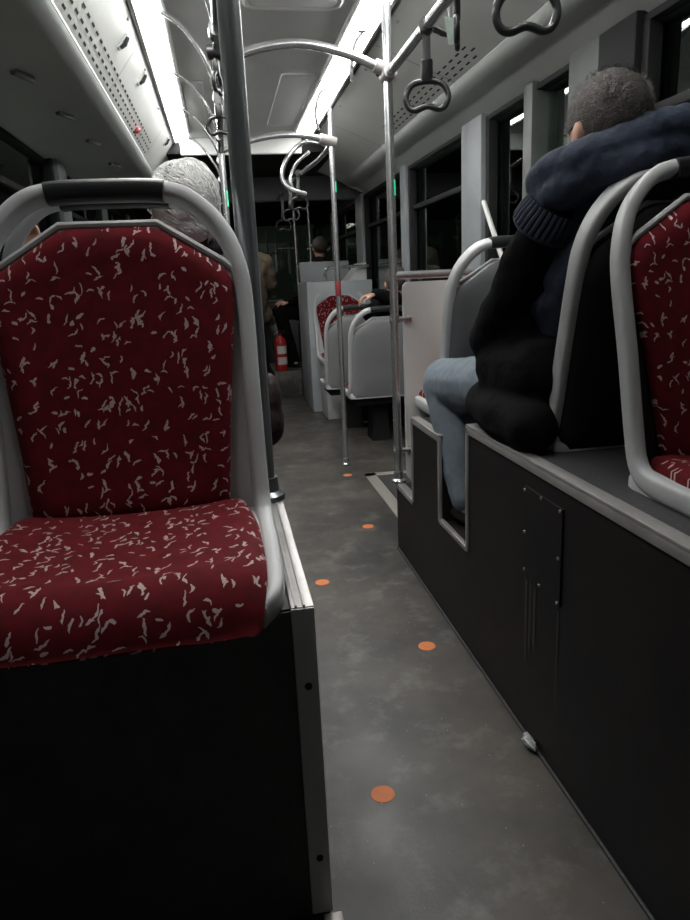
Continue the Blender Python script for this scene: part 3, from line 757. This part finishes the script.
# ------------------------------------------------------------------ white partition
tg = thing('partition', 'white partition panel with a steel top rail at the platform end', 'partition', (1.05, 2.9, .32))
b = BM(); pp = round_poly([(.752, .325), (1.39, .325), (1.39, 1.185), (.752, 1.185)], .03, 4)
a = [b.verts.new((p[0], 2.885, p[1])) for p in pp]; c = [b.verts.new((p[0], 2.905, p[1])) for p in pp]
b.faces.new(a); b.faces.new(c[::-1])
for i in range(len(pp)): b.faces.new((a[i], c[i], c[(i+1) % len(pp)], a[(i+1) % len(pp)]))
obj('panel', b, M['white_panel'], tg, True, .6)
b = BM(); tube(b, [(PX+.012, 2.89, 1.212), (XR-.055, 2.89, 1.212)], .0165, 16); obj('top_rail', b, M['chrome'], tg)
for z in (1.035, .465):
    b = BM(); tube(b, [(PX-.012, 2.885, z), (.765, 2.885, z)], .011, 12); tube(b, [(.757, 2.884, z), (.782, 2.884, z)], .016, 12)
    tube(b, [(PX+.008, 2.89, z-.016), (PX+.008, 2.89, z+.016)], .0215, 16); obj('clamp', b, M['chrome'], tg)

# ------------------------------------------------------------------ far front fittings
tg = thing('divider_box', 'grey box divider behind the distant red seat', 'divider', (1.08, 6.8, 0))
b = BM(); box(b, .78, XR-.004, 6.47, 7.25, 0, 1.205, .012); obj('body', b, M['bluegrey'], tg)
b = BM(); box(b, .80, 1.30, 7.12, 7.2, 1.205, 1.40, .012); obj('back_board', b, M['bluegrey'], tg)
b = BM(); tube(b, spline([(.97, 6.55, 1.2), (.97, 6.55, 1.29), (1.02, 6.55, 1.325), (1.15, 6.55, 1.33), (1.38, 6.55, 1.33)], 6), .014, 10); obj('handle', b, M['chrome'], tg)
b = BM(); extrude_xz(b, [(1.2, 1.205), (1.39, 1.205), (1.39, 1.36), (1.33, 1.36)], 6.6, 7.0); obj('raised_panel', b, M['shell'], tg, False)
tg = thing('grab_rail', 'short horizontal chrome bar at the far front window', 'rail', (.8, 9.6, 1.6))
b = BM(); tube(b, [(.80, 9.6, 1.66), (1.0, 9.6, 1.66)], .014, 10); obj('tube', b, M['chrome'], tg)
b = BM(); tube(b, [(1.0, 9.6, 1.66), (1.0, YF-.04, 1.66)], .012, 8); obj('arm', b, M['chrome'], tg)
tg = thing('dashboard', 'dim low dashboard shelf with a bright edge at the far front', 'dashboard', (.8, 9.8, .6))
b = BM(); box(b, .55, 1.38, 9.75, YF-.06, 0, .97, .02); obj('body', b, M['shell_dark'], tg)
b = BM(); box(b, .54, 1.38, 9.73, 9.77, .97, .99, .004); obj('edge_strip', b, M['alu'], tg)
tg = thing('driver_seat', 'dark driver seat under the person in the tan jacket at the front', 'seat', (.3, 8.8, 0))
b = BM(); box(b, .06, .45, 8.6, 9.05, .35, .76, .03); obj('base', b, M['darkwall'], tg)
b = BM(); box(b, -.3, .55, 8.2, 9.5, 0, .1, .01); box(b, .15, .4, 8.7, 9.0, .1, .36, .01); obj('plinth', b, M['darkwall'], tg)
tg = thing('side_bench', 'dark bench under the person in black near the front right', 'bench', (1.1, 7.95, 0))
b = BM(); box(b, .88, XR-.06, 7.55, 8.4, 0, .74, .02); obj('body', b, M['darkwall'], tg)
b = BM(); box(b, .50, .88, 7.50, 8.4, 0, .28, .01); obj('step', b, M['floor'], tg)
# fire extinguisher
x, y, z = .595, 7.62, .28
tg = thing('fire_extinguisher', 'red fire extinguisher with pale labels standing by the black clad person', 'fire extinguisher', (x, y, z))
b = BM(); lathe(b, [(.060, z), (.066, z+.01), (.066, z+.29), (.060, z+.33), (.038, z+.36), (.020, z+.375), (.020, z+.395)], (x, y, 0), 24); obj('cylinder', b, M['red_paint'], tg)
for z0, z1 in ((z+.07, z+.15), (z+.185, z+.27)):
    b = BM()
    for k in range(10):
        a0, a1 = -PI*.72+PI*.6*k/10, -PI*.72+PI*.6*(k+1)/10; q = .0672
        b.faces.new([b.verts.new((x+q*math.cos(aa), y+q*math.sin(aa), zz)) for aa, zz in ((a0, z0), (a1, z0), (a1, z1), (a0, z1))])
    obj('label_band', b, M['paper'], tg)
b = BM(); box(b, x-.02, x+.05, y-.012, y+.012, z+.395, z+.407, .003); box(b, x-.02, x+.06, y-.01, y+.01, z+.42, z+.43, .003); box(b, x-.02, x-.008, y-.008, y+.008, z+.395, z+.43); obj('valve_lever', b, M['darkwall'], tg)
b = BM(); tube(b, spline([(x-.02, y, z+.40), (x-.06, y, z+.39), (x-.08, y, z+.32), (x-.072, y, z+.2)], 6), .008, 8); obj('hose', b, M['rubber'], tg)
# floor hatch by the middle door
tg = thing('floor_hatch', 'beige framed floor hatch beside the partition pole', 'hatch', (1.1, 3.7, 0))
b = BM(); fx0, fx1, fy0, fy1 = .80, XR-.01, 3.15, 4.17
box(b, fx0, fx0+.07, fy0, fy1, 0, .006, .002); box(b, fx0, fx1, fy1-.07, fy1, 0, .006, .002); box(b, fx0, fx1, fy0, fy0+.07, 0, .006, .002)
obj('frame', b, mat('beige_frame', (.30, .28, .25), .5, .1), tg)
b = BM(); box(b, fx0+.075, fx1, fy0+.075, fy1-.075, 0, .005); obj('plate', b, M['box_top'], tg)
# orange floor dots, litter
for i, (x, y) in enumerate(((.28, 1.38), (.58, 2.02), (.31, 2.62), (.63, 3.22), (.70, 4.19))):
    b = BM(); lathe(b, [(.029, .0003), (.0285, .0012)], (x, y, 0), 28)
    tag(obj('floor_sticker', b, M['orange']), ['round orange floor sticker nearest the camera', 'second nearest orange floor sticker, on the right of the aisle', 'third orange floor sticker, by the left platform edge', 'fourth orange floor sticker, level with the partition pole', 'farthest orange floor sticker, at the slim pole base'][i], 'floor sticker', 'orange floor stickers')
b = BM(); from mathutils import noise as nz
bmesh.ops.create_icosphere(b, subdivisions=3, radius=1)
for v in b.verts:
    k = 1+.35*nz.noise(v.co*2.1)+.2*nz.noise(v.co*5)
    v.co = Vector((v.co.x*.012*k, v.co.y*.034*k, v.co.z*.012*k+.012))
    v.co.x += .25*v.co.y**2*12
for v in b.verts: v.co += Vector((.690, 1.462, .004))
tag(obj('candy_wrapper', b, M['litter'], smooth=False), 'crumpled pale wrapper on the floor against the right platform', 'litter')

# ------------------------------------------------------------------ people
def hand(bm, wrist, dirv, side_v, up_v, curl=.6, thumb=1):
    w_, d, s, u = Vector(wrist), Vector(dirv).normalized(), Vector(side_v).normalized(), Vector(up_v).normalized()
    for k in range(4):
        o = (k-1.5)*.020; base = w_+d*.085+s*o
        capsule(bm, w_+s*o*.7+d*.012, .015, base, .0125, 10)
        ln = (.062, .072, .067, .052)[k]; a1 = curl
        p1 = base+(d*math.cos(a1)-u*math.sin(a1))*ln*.5; p2 = p1+(d*math.cos(2*a1)-u*math.sin(2*a1))*ln*.35; p3 = p2+(d*math.cos(2.6*a1)-u*math.sin(2.6*a1))*ln*.25
        chain(bm, [base, p1, p2, p3], [.010, .0092, .0085, .0075])
    t0 = w_+d*.025-s*.028*thumb; t1 = t0+d*.035-s*.026*thumb-u*.012; t2_ = t1+d*.03-s*.004*thumb-u*.014
    chain(bm, [t0, t1, t2_], [.014, .0115, .0095])

def head(bm, c, fd, sc=1.0):
    """skull, jaw, nose, ears around centre c, looking along fd (horizontal)"""
    c = Vector(c); f = Vector(fd).normalized(); r = Vector((f.y, -f.x, 0)); az = math.atan2(f.y, f.x)-PI/2
    U = Vector((0, 0, 1))
    ellip(bm, c+U*.025*sc-f*.008*sc, (.076*sc, .096*sc, .092*sc), (0, 0, az))
    ellip(bm, c-U*.045*sc+f*.026*sc, (.058*sc, .066*sc, .072*sc), (0, 0, az))
    ellip(bm, c-U*.095*sc+f*.062*sc, (.026*sc, .024*sc, .020*sc), (0, 0, az))
    capsule(bm, c+f*.088*sc+U*.012*sc, .009*sc, c+f*.108*sc-U*.030*sc, .013*sc)
    capsule(bm, c+f*.084*sc-U*.062*sc-r*.016*sc, .008*sc, c+f*.084*sc-U*.062*sc+r*.016*sc, .008*sc)
    for s in (-1, 1):
        ellip(bm, c+r*s*.078*sc-f*.006*sc-U*.012*sc, (.009*sc, .020*sc, .033*sc), (0, 0, az+s*.35))
        ellip(bm, c+f*.082*sc+r*s*.031*sc+U*.012*sc, (.015*sc, .010*sc, .010*sc), (0, 0, az))

def person(label, P, group=None):
    return thing('person', label, 'person', P)

# --- man in navy hooded vest, right
pm_ = person('man in a navy hooded vest and pale jeans seated on the right, seen from behind', (.95, 1.8, PZ+.05))
hc = (.893, 1.575, 1.500); fd = (-.12, 1, 0)
J = dict(pel=(.99, 1.80, .90), waist=(.975, 1.75, 1.05), chest=(.955, 1.68, 1.22), neck=(.915, 1.61, 1.37),
         shl=(.812, 1.65, 1.325), shr=(1.16, 1.64, 1.33), ell=(.752, 1.89, 1.02), elr=(1.25, 1.84, 1.05), wrl=(.86, 2.10, .99), wrr=(1.12, 2.10, .99),
         hl=(.88, 1.86, .87), hr=(1.09, 1.86, .885), kl=(.770, 2.37, .83), kr=(1.16, 2.30, .86), al=(.785, 2.20, .45), ar=(1.14, 2.2, .45))
b = BM(); head(b, hc, fd, 1.03)
capsule(b, J['neck'], .058, (hc[0]+.01, hc[1]-.005, hc[2]-.06), .056)
chain(b, [J['pel'], J['waist'], J['chest'], J['neck']], [.125, .12, .13, .06])
for s in 'lr':
    chain(b, [J['chest'], J['sh'+s], J['el'+s], J['wr'+s]], [.08, .058, .044, .030])
    chain(b, [J['pel'], J['h'+s], J['k'+s], J['a'+s]], [.10, .085, .056, .038])
    f0 = Vector(J['a'+s]); capsule(b, f0-Vector((0, .02, .03)), .035, f0+Vector((0, .10, -.045)), .030)
    hand(b, J['wr'+s], (.4 if s == 'l' else -.4, .9, -.1), (.9, -.4, 0), (0, 0, 1), .5, -1 if s == 'l' else 1)
fused('body', b, M['skin'], pm_, .008, 4)
b = BM()       # dark sweatshirt: sleeves and hem
for s in 'lr': chain(b, [J['sh'+s], Vector(J['sh'+s]).lerp(Vector(J['el'+s]), .5), J['el'+s], Vector(J['el'+s]).lerp(Vector(J['wr'+s]), .6), J['wr'+s]], [.072, .074, .066, .058, .046])
chain(b, [J['pel'], J['waist'], J['chest']], [.150, .155, .15])
ellip(b, (.975, 1.83, .90), (.225, .16, .125)); ellip(b, (.86, 1.93, .93), (.12, .13, .115)); ellip(b, (.85, 1.84, 1.08), (.13, .13, .15)); ellip(b, (.98, 1.78, 1.0), (.195, .145, .12)); chain(b, [(.745, 1.60, .825), (.742, 1.76, .825), (.755, 1.94, .835)], [.066, .074, .066]); capsule(b, (.80, 1.66, .95), .09, (.79, 1.85, .94), .10)
fused('sweatshirt', b, M['black_cloth'], pm_, .010, 8, noise=(.006, 9, (1, 1, 1.4)))
b = BM()       # padded vest
chain(b, [(.985, 1.765, .97), J['waist'], J['chest']], [.155, .165, .165])
for z, wx, wy, yy, cx_ in ((.98, .205, .155, 1.765, .985), (1.12, .20, .165, 1.735, .985), (1.25, .19, .165, 1.69, .975), (1.33, .175, .15, 1.66, .965)):
    ellip(b, (cx_, yy, z), (wx, wy, .10))
capsule(b, (.84, 1.655, 1.335), .070, (.955, 1.64, 1.39), .085); capsule(b, (1.11, 1.645, 1.345), .078, (.955, 1.64, 1.39), .085)
fused('vest', b, M['navy'], pm_, .010, 6, noise=(.010, 8, (1, 1, 2.2)))
b = BM()       # hood bunched round the neck and the lower head
hp = [(.785, 1.61, 1.425), (.805, 1.53, 1.445), (.89, 1.485, 1.472), (1.0, 1.485, 1.495), (1.09, 1.54, 1.495), (1.10, 1.62, 1.46), (1.02, 1.70, 1.39), (.90, 1.715, 1.37), (.80, 1.69, 1.39)]
tube(b, spline(hp, 6, True), .042, 12, True)
hp2 = [(p[0]*.88+.95*.12, p[1]*.94+1.6*.06, p[2]-.045) for p in hp]; tube(b, spline(hp2, 6, True), .052, 12, True)
ellip(b, (.955, 1.56, 1.41), (.15, .10, .09)); ellip(b, (.97, 1.50, 1.42), (.12, .06, .075), (0, .15, 0))
fused('hood', b, M['navy'], pm_, .009, 6, noise=(.012, 11, (1, 1, 1)))
b = BM()       # ribbed knit around the armhole
R0 = Vector(J['shl'])+Vector((-.006, 0, .012)); ax = (Vector(J['ell'])-R0).normalized(); n1 = ax.orthogonal().normalized(); n2 = ax.cross(n1)
for k in range(34):
    a = 2*PI*k/34; o = n1*math.cos(a)+n2*math.sin(a)
    tube(b, [R0+Vector((.012, 0, .005))+o*.070-ax*.02, R0+Vector((.006, 0, 0))+o*.080+ax*.006, R0+o*.080+ax*.034], .0062, 6)
tube(b, [R0+(n1*math.cos(2*PI*k/30)+n2*math.sin(2*PI*k/30))*.078+ax*.038 for k in range(30)], .006, 8, True)
obj('armhole_ribbing', b, mat('ribbed_navy_knit', (.022, .03, .05), .9), pm_)
b = BM()
for s in 'lr':
    k_ = Vector(J['k'+s]); chain(b, [J['h'+s], Vector(J['h'+s]).lerp(k_, .5), k_, k_.lerp(Vector(J['a'+s]), .45), J['a'+s]], [.115, .100, .086, .076, .058])
    ellip(b, k_+Vector((0, .0, .004)), (.085, .083, .085))
ellip(b, (.99, 1.82, .87), (.185, .14, .095))
fused('jeans', b, M['jeans'], pm_, .009, 5, noise=(.0045, 11, (1, 2.0, 1.3)))
b = BM()
for s in 'lr':
    f0 = Vector(J['a'+s]); capsule(b, f0-Vector((0, .015, .052)), .036, f0+Vector((0, .13, -.056)), .034); ellip(b, f0+Vector((0, .04, -.068)), (.046, .12, .022))
fused('shoes', b, M['shoe'], pm_, .008, 3)
b = BM()       # short hair: cap plus bristles
f_ = Vector(fd).normalized(); cc = Vector(hc); U = Vector((0, 0, 1)); az = math.atan2(f_.y, f_.x)-PI/2
ellip(b, cc+U*.028-f_*.010, (.083, .103, .099), (0, 0, az), 28)
ellip(b, cc-U*.03-f_*.045, (.066, .062, .075), (0, 0, az), 20)
for v in b.verts[:]:
    d = v.co-cc
    if d.dot(f_) > .075-.4*abs(min(0, d.z)) or d.z < -.10 or (d.z < .0 and d.dot(f_) > .002 and abs(d.dot(Vector((f_.y, -f_.x, 0)))) > .05):
        v.co = cc+U*.02+d*.75
hb = fused('hair', b, M['dark_hair'], pm_, .005, 3, noise=(.003, 60, (1, 1, 1)))
bb = BM(); bb.from_mesh(hb.data); bb.normal_update(); vs = [v for v in bb.verts]; rnd = random.Random(3)
for v in rnd.sample(vs, min(5200, len(vs))):
    nrm = v.normal; d0 = v.co.copy()
    l = .007+.009*max(0, nrm.z); dr = (nrm+Vector((rnd.uniform(-.5, .5), rnd.uniform(-.5, .5), rnd.uniform(-.3, .4)))).normalized()
    s_ = nrm.orthogonal().normalized()*.0009
    q = [bb.verts.new(d0-s_), bb.verts.new(d0+s_), bb.verts.new(d0+dr*l)]
    bb.faces.new(q)
bb.to_mesh(hb.data); bb.free()

# --- grey-haired man, left
po_ = person('grey-haired man in a grey brown jacket seated behind the left red seat', (-.12, 1.95, LZ+.05))
hc = (-.066, 1.86, 1.372); fd = (-.05, 1, 0)
J = dict(pel=(-.14, 2.0, .89), waist=(-.13, 1.97, 1.02), chest=(-.10, 1.93, 1.15), neck=(-.06, 1.89, 1.285),
         shl=(-.25, 1.92, 1.225), shr=(.035, 1.92, 1.23), ell=(-.32, 2.12, .97), elr=(.01, 2.10, .98), wrl=(-.2, 2.32, .92), wrr=(-.0, 2.33, .92),
         hl=(-.22, 2.05, .865), hr=(-.05, 2.05, .865), kl=(-.25, 2.46, .85), kr=(-.03, 2.46, .85), al=(-.25, 2.33, .46), ar=(-.03, 2.33, .46))
def figure(tg, J, hc, fd, sc, hand_fd=(0, 1, 0), up=(0, 0, 1)):
    b = BM(); head(b, hc, fd, sc)
    capsule(b, J['neck'], .055, (hc[0], hc[1], hc[2]-.06), .052)
    chain(b, [J['pel'], J['waist'], J['chest'], J['neck']], [.12, .12, .125, .058])
    for s in 'lr':
        chain(b, [J['chest'], J['sh'+s], J['el'+s], J['wr'+s]], [.075, .055, .042, .028])
        chain(b, [J['pel'], J['h'+s], J['k'+s], J['a'+s]], [.10, .08, .054, .036])
        f = Vector(fd).normalized(); a = Vector(J['a'+s]); capsule(b, a-f*.02-Vector((0, 0, .03)), .033, a+f*.10+Vector((0, 0, -.045)), .028)
        sv = Vector(hand_fd).cross(Vector(up))
        hand(b, J['wr'+s], hand_fd, sv, up, .4, 1 if s == 'l' else -1)
    return fused('body', b, M['skin'], tg, .009, 4)
def jacket(tg, J, m, k=1.0, nm='jacket'):
    b = BM()
    for s in 'lr': chain(b, [J['sh'+s], Vector(J['sh'+s]).lerp(Vector(J['el'+s]), .5), J['el'+s], J['wr'+s]], [.078*k, .074*k, .064*k, .048*k])
    chain(b, [J['pel'], J['waist'], J['chest'], J['neck']], [.155*k, .16*k, .155*k, .075*k])
    for s in 'lr': capsule(b, J['neck'], .075*k, J['sh'+s], .078*k); capsule(b, J['chest'], .14*k, Vector(J['sh'+s]).lerp(Vector(J['chest']), .4), .10*k); capsule(b, J['pel'], .14*k, J['h'+s], .12*k)
    return fused(nm, b, m, tg, .010, 6, noise=(.010, 9, (1, 1, 1.3)))
def trousers(tg, J, m):
    b = BM()
    for s in 'lr': chain(b, [J['pel'], J['h'+s], J['k'+s], J['a'+s]], [.12, .10, .075, .058])
    return fused('trousers', b, m, tg, .010, 5, noise=(.008, 11, (1, 1, 1)))
def shoes(tg, J, fd, m):
    b = BM(); f = Vector(fd).normalized()
    for s in 'lr':
        a = Vector(J['a'+s]); capsule(b, a-f*.015-Vector((0, 0, .05)), .036, a+f*.13-Vector((0, 0, .055)), .034)
    return fused('shoes', b, m, tg, .008, 3)
figure(po_, J, hc, fd, 1.0); jacket(po_, J, M['greyjacket'], .88); trousers(po_, J, M['black_cloth']); shoes(po_, J, fd, M['shoe'])
b = BM(); tube(b, spline([(-.13, 1.875, 1.30), (-.06, 1.83, 1.312), (.01, 1.875, 1.30), (.02, 1.94, 1.275), (-.05, 1.98, 1.27), (-.14, 1.94, 1.28)], 6, True), .036, 12, True)
fused('scarf', b, M['darkcollar'], po_, .008, 4, noise=(.006, 20, (1, 1, 1)))
b = BM(); cc = Vector(hc); f_ = Vector(fd).normalized()
ellip(b, cc+U*.032-f_*.014, (.082, .103, .096), (0, 0, .05), 28); ellip(b, cc-U*.012-f_*.045, (.070, .060, .058), (0, 0, 0), 20)
for v in b.verts:
    d = v.co-cc
    if d.z < .0 and d.dot(f_) > .0: v.co = cc+U*.02+d*.72
hb = fused('hair', b, M['grey_hair'], po_, .005, 3, noise=(.005, 16, (1, 1, 1)))
bb = BM(); bb.from_mesh(hb.data); bb.normal_update(); vs = [v for v in bb.verts]; rnd = random.Random(5)
def lock(bm, p, nrm, rnd, L, r, cen):
    rel = p-cen; sw = Vector((-rel.y, rel.x, 0))
    t = Vector((0, 0, -1))*(.5+.5*(1-max(0, nrm.z)))+sw*7+Vector((nrm.x, nrm.y, 0))*.6+Vector((rnd.uniform(-.3, .3), rnd.uniform(-.3, .3), rnd.uniform(-.3, .3)))
    t = (t-nrm*t.dot(nrm)).normalized(); bn = nrm.cross(t); ph = rel.z*60+rel.x*40
    pts = []
    for k in range(7):
        u = k/6; pts.append(p+nrm*(.001+.005*math.sin(u*PI))+t*(u*L)+bn*(.006*math.sin(u*4.0+ph))-nrm*u*u*L*.28)
    tube(bm, pts, [r*(.5+math.sin(PI*min(1, .15+u/7))) *.7 for u in range(7)], 5)
loc0 = Vector(po_.location)
for v in rnd.sample(vs, min(len(vs), 3800)):
    if v.co.z+loc0.z < hc[2]-.035: continue
    lock(bb, v.co.copy(), v.normal.copy(), rnd, rnd.uniform(.028, .05), rnd.uniform(.0007, .0014), Vector(hc)-loc0)
bb.to_mesh(hb.data); bb.free()
for p in hb.data.polygons: p.use_smooth = True

# dark bag at the platform edge beside him
tg = thing('shoulder_bag', 'dark brown rounded bag at the left platform edge behind the thick pole', 'bag', (.10, 1.98, LZ+.008))
b = BM(); ellip(b, (.100, 1.96, LZ+.085), (.050, .085, .078)); ellip(b, (.105, 1.96, LZ+.15), (.042, .075, .07)); fused('body', b, M['bag'], tg, .006, 5, noise=(.004, 14, (1, 1, 1)))
b = BM(); tube(b, spline([(.105, 1.90, LZ+.19), (.10, 1.92, LZ+.25), (.10, 1.98, LZ+.27), (.105, 2.02, LZ+.19)], 6), .006, 8); obj('strap', b, M['bag'], tg)
# passenger in the left window seat whose raised hand shows through the handle
pw_ = person('person mostly hidden behind the left red seat, pale raised hand showing through the handle', (-.62, 2.0, LZ))
J2 = dict(pel=(-.62, 2.02, .86), waist=(-.62, 2.05, .95), chest=(-.62, 2.10, 1.05), neck=(-.62, 2.14, 1.13), shl=(-.76, 2.1, 1.07), shr=(-.49, 2.1, 1.07), ell=(-.78, 2.2, .9), elr=(-.47, 2.22, 1.02),
          wrl=(-.7, 2.4, .9), wrr=(-.525, 2.2, 1.27), hl=(-.70, 2.1, .84), hr=(-.54, 2.1, .84), kl=(-.72, 2.48, .85), kr=(-.52, 2.48, .85), al=(-.72, 2.34, .46), ar=(-.52, 2.34, .46))
b = BM(); head(b, (-.66, 2.2, 1.19), (0, 1, -.1), .9)
chain(b, [J2['pel'], J2['waist'], J2['chest'], J2['neck']], [.12, .12, .11, .058])
for s in 'lr':
    chain(b, [J2['chest'], J2['sh'+s], J2['el'+s], J2['wr'+s]], [.07, .05, .04, .028])
    chain(b, [J2['pel'], J2['h'+s], J2['k'+s], J2['a'+s]], [.10, .08, .054, .036])
    a = Vector(J2['a'+s]); capsule(b, a-Vector((0, .02, .03)), .033, a+Vector((0, .1, -.045)), .028)
hand(b, J2['wrr'], (-.05, .1, 1), (1, 0, 0), (0, 1, 0), .5, 1); hand(b, J2['wrl'], (0, 1, 0), (1, 0, 0), (0, 0, 1), .4, 1)
fused('body', b, M['skin'], pw_, .008, 4)
jj = {k: v for k, v in J2.items()}; jacket(pw_, jj, M['black_cloth'], .82, 'coat'); trousers(pw_, J2, M['black_cloth']); shoes(pw_, J2, (0, 1, 0), M['shoe'])
b = BM(); ellip(b, (-.66, 2.185, 1.215), (.08, .09, .085)); fused('hair', b, M['dark_hair'], pw_, .008, 3)

# --- person whose sleeve and hand rest on the pedestal seat handle
ph_ = person('person beyond the white partition, dark sleeve and hand resting on the grey seat handle', (1.25, 5.2, .4))
hc = (1.335, 5.65, 1.10)
# --- distant pair
pt_ = person('person in a tan jacket and light trousers seated at the far front left', (.35, 8.8, .74))
hc3 = (.32, 8.88, 1.72); 
J3 = dict(pel=(.40, 8.85, .92), waist=(.40, 8.82, 1.07), chest=(.40, 8.80, 1.28), neck=(.36, 8.84, 1.55), shl=(.18, 8.8, 1.48), shr=(.58, 8.8, 1.48), ell=(.1, 8.9, 1.2), elr=(.635, 8.85, 1.20), wrl=(.2, 9.15, 1.05), wrr=(.54, 9.12, 1.06),
          hl=(.30, 8.9, .84), hr=(.50, 8.9, .84), kl=(.3, 9.3, .80), kr=(.62, 9.18, .74), al=(.25, 9.25, .2), ar=(.80, 9.22, .36))
figure(pt_, J3, hc3, (0, 1, 0), 1.0); jacket(pt_, J3, M['tan'], 1.05); trousers(pt_, J3, M['lightcloth']); shoes(pt_, J3, (.6, .8, 0), M['shoe'])
b = BM(); ellip(b, (.32, 8.86, 1.76), (.088, .105, .095)); fused('hair', b, M['dark_hair'], pt_, .01, 3)
pk_ = person('person dressed in black seated sideways at the far front, beside the grey divider', (1.0, 7.95, .74))
J4 = dict(pel=(1.10, 7.95, .87), waist=(1.12, 7.95, 1.05), chest=(1.13, 7.95, 1.25), neck=(1.13, 7.95, 1.42), shl=(1.08, 7.75, 1.36), shr=(1.08, 8.15, 1.36), ell=(.97, 7.70, 1.10), elr=(.97, 8.2, 1.10), wrl=(.74, 7.78, 1.0), wrr=(.74, 8.1, 1.0),
          hl=(1.02, 7.85, .86), hr=(1.02, 8.05, .86), kl=(.62, 7.80, .91), kr=(.64, 8.08, .90), al=(.76, 7.80, .37), ar=(.74, 8.1, .37))
figure(pk_, J4, (1.13, 7.95, 1.57), (-.2, 1, 0), 1.0, (-1, 0, 0)); jacket(pk_, J4, M['black_cloth'], 1.0); trousers(pk_, J4, M['black_cloth']); shoes(pk_, J4, (-.2, 1, 0), M['shoe'])
b = BM(); ellip(b, (1.133, 7.935, 1.60), (.088, .105, .095)); fused('hair', b, M['dark_hair'], pk_, .01, 3)
J5 = dict(pel=(1.20, 5.24, .53), waist=(1.22, 5.22, .70), chest=(1.24, 5.16, .86), neck=(1.26, 5.13, 1.02), shl=(1.09, 5.15, .96), shr=(1.29, 5.15, .97), ell=(1.245, 5.0, 1.06), elr=(1.29, 5.34, .76), wrl=(1.10, 4.98, 1.10), wrr=(1.2, 5.5, .70),
          hl=(1.12, 5.32, .51), hr=(1.29, 5.32, .51), kl=(1.12, 5.72, .50), kr=(1.30, 5.72, .50), al=(1.12, 5.66, .085), ar=(1.30, 5.66, .085))
b = BM(); hc5 = (1.29, 5.16, 1.17); head(b, hc5, (0, 1, 0), 1.0)
capsule(b, J5['neck'], .055, (hc5[0], hc5[1], hc5[2]-.05), .052); chain(b, [J5['pel'], J5['waist'], J5['chest'], J5['neck']], [.12, .12, .12, .058])
for s in 'lr':
    chain(b, [J5['chest'], J5['sh'+s], J5['el'+s], J5['wr'+s]], [.07, .055, .042, .028]); chain(b, [J5['pel'], J5['h'+s], J5['k'+s], J5['a'+s]], [.1, .08, .054, .036])
    a = Vector(J5['a'+s]); capsule(b, a-Vector((0, .02, .03)), .033, a+Vector((0, .1, -.045)), .028)
hand(b, J5['wrl'], (-1, .1, -.15), (0, 1, 0), (0, 0, 1), .55, 1); hand(b, J5['wrr'], (0, 1, 0), (1, 0, 0), (0, 0, 1), .4, 1)
fused('body', b, M['skin'], ph_, .007, 3); jacket(ph_, J5, M['black_cloth'], .85); trousers(ph_, J5, M['black_cloth']); shoes(ph_, J5, (0, 1, 0), M['shoe'])
b = BM(); ellip(b, (hc5[0], hc5[1]-.012, hc5[2]+.03), (.085, .102, .098)); fused('hair', b, M['dark_hair'], ph_, .008, 3)

# ------------------------------------------------------------------ outside
tg = thing('street_lamp', 'orange street lamp outside seen through the left window', 'street lamp', (-7.3, 29.4, -1))
b = BM(); tube(b, [(-7.3, 29.4, -1), (-7.3, 29.4, 5.4), (-6.9, 30, 6.0)], .09, 10); obj('post', b, M['lamp_arm'], tg)
b = BM(); ellip(b, (-7.0, 29.4, 5.25), (.22, .22, .16)); obj('lamp_head', b, M['lamp'], tg)
for k, (x, y, z, lab) in enumerate(((2.1, 7.1, 2.19, 'added red glow for a sign reflection in the right window beside the pillar'), (2.6, 4.0, 2.29, 'small added red glow for a reflection in the window at the upper right'))):
    tg = thing('sign_reflection', lab, 'light', (x, y, z))  # added lamps in place of red sign reflections in the glass
    b = BM(); ellip(b, (x, y, z), (.05, .02, .022) if k == 0 else (.022, .022, .022)); obj('lens', b, M['red_sign_glow'], tg)
    b = BM(); box(b, x-.07, x+.07, y+.022, y+.06, z-.05, z+.05, .01); obj('housing', b, M['darkwall'], tg)
    b = BM(); tube(b, [(x, y+.05, z-.04), (x, y+.05, -.8)], .03, 8); obj('post', b, M['darkwall'], tg)
for o in bpy.data.objects:
    if '_local' in o: del o['_local']
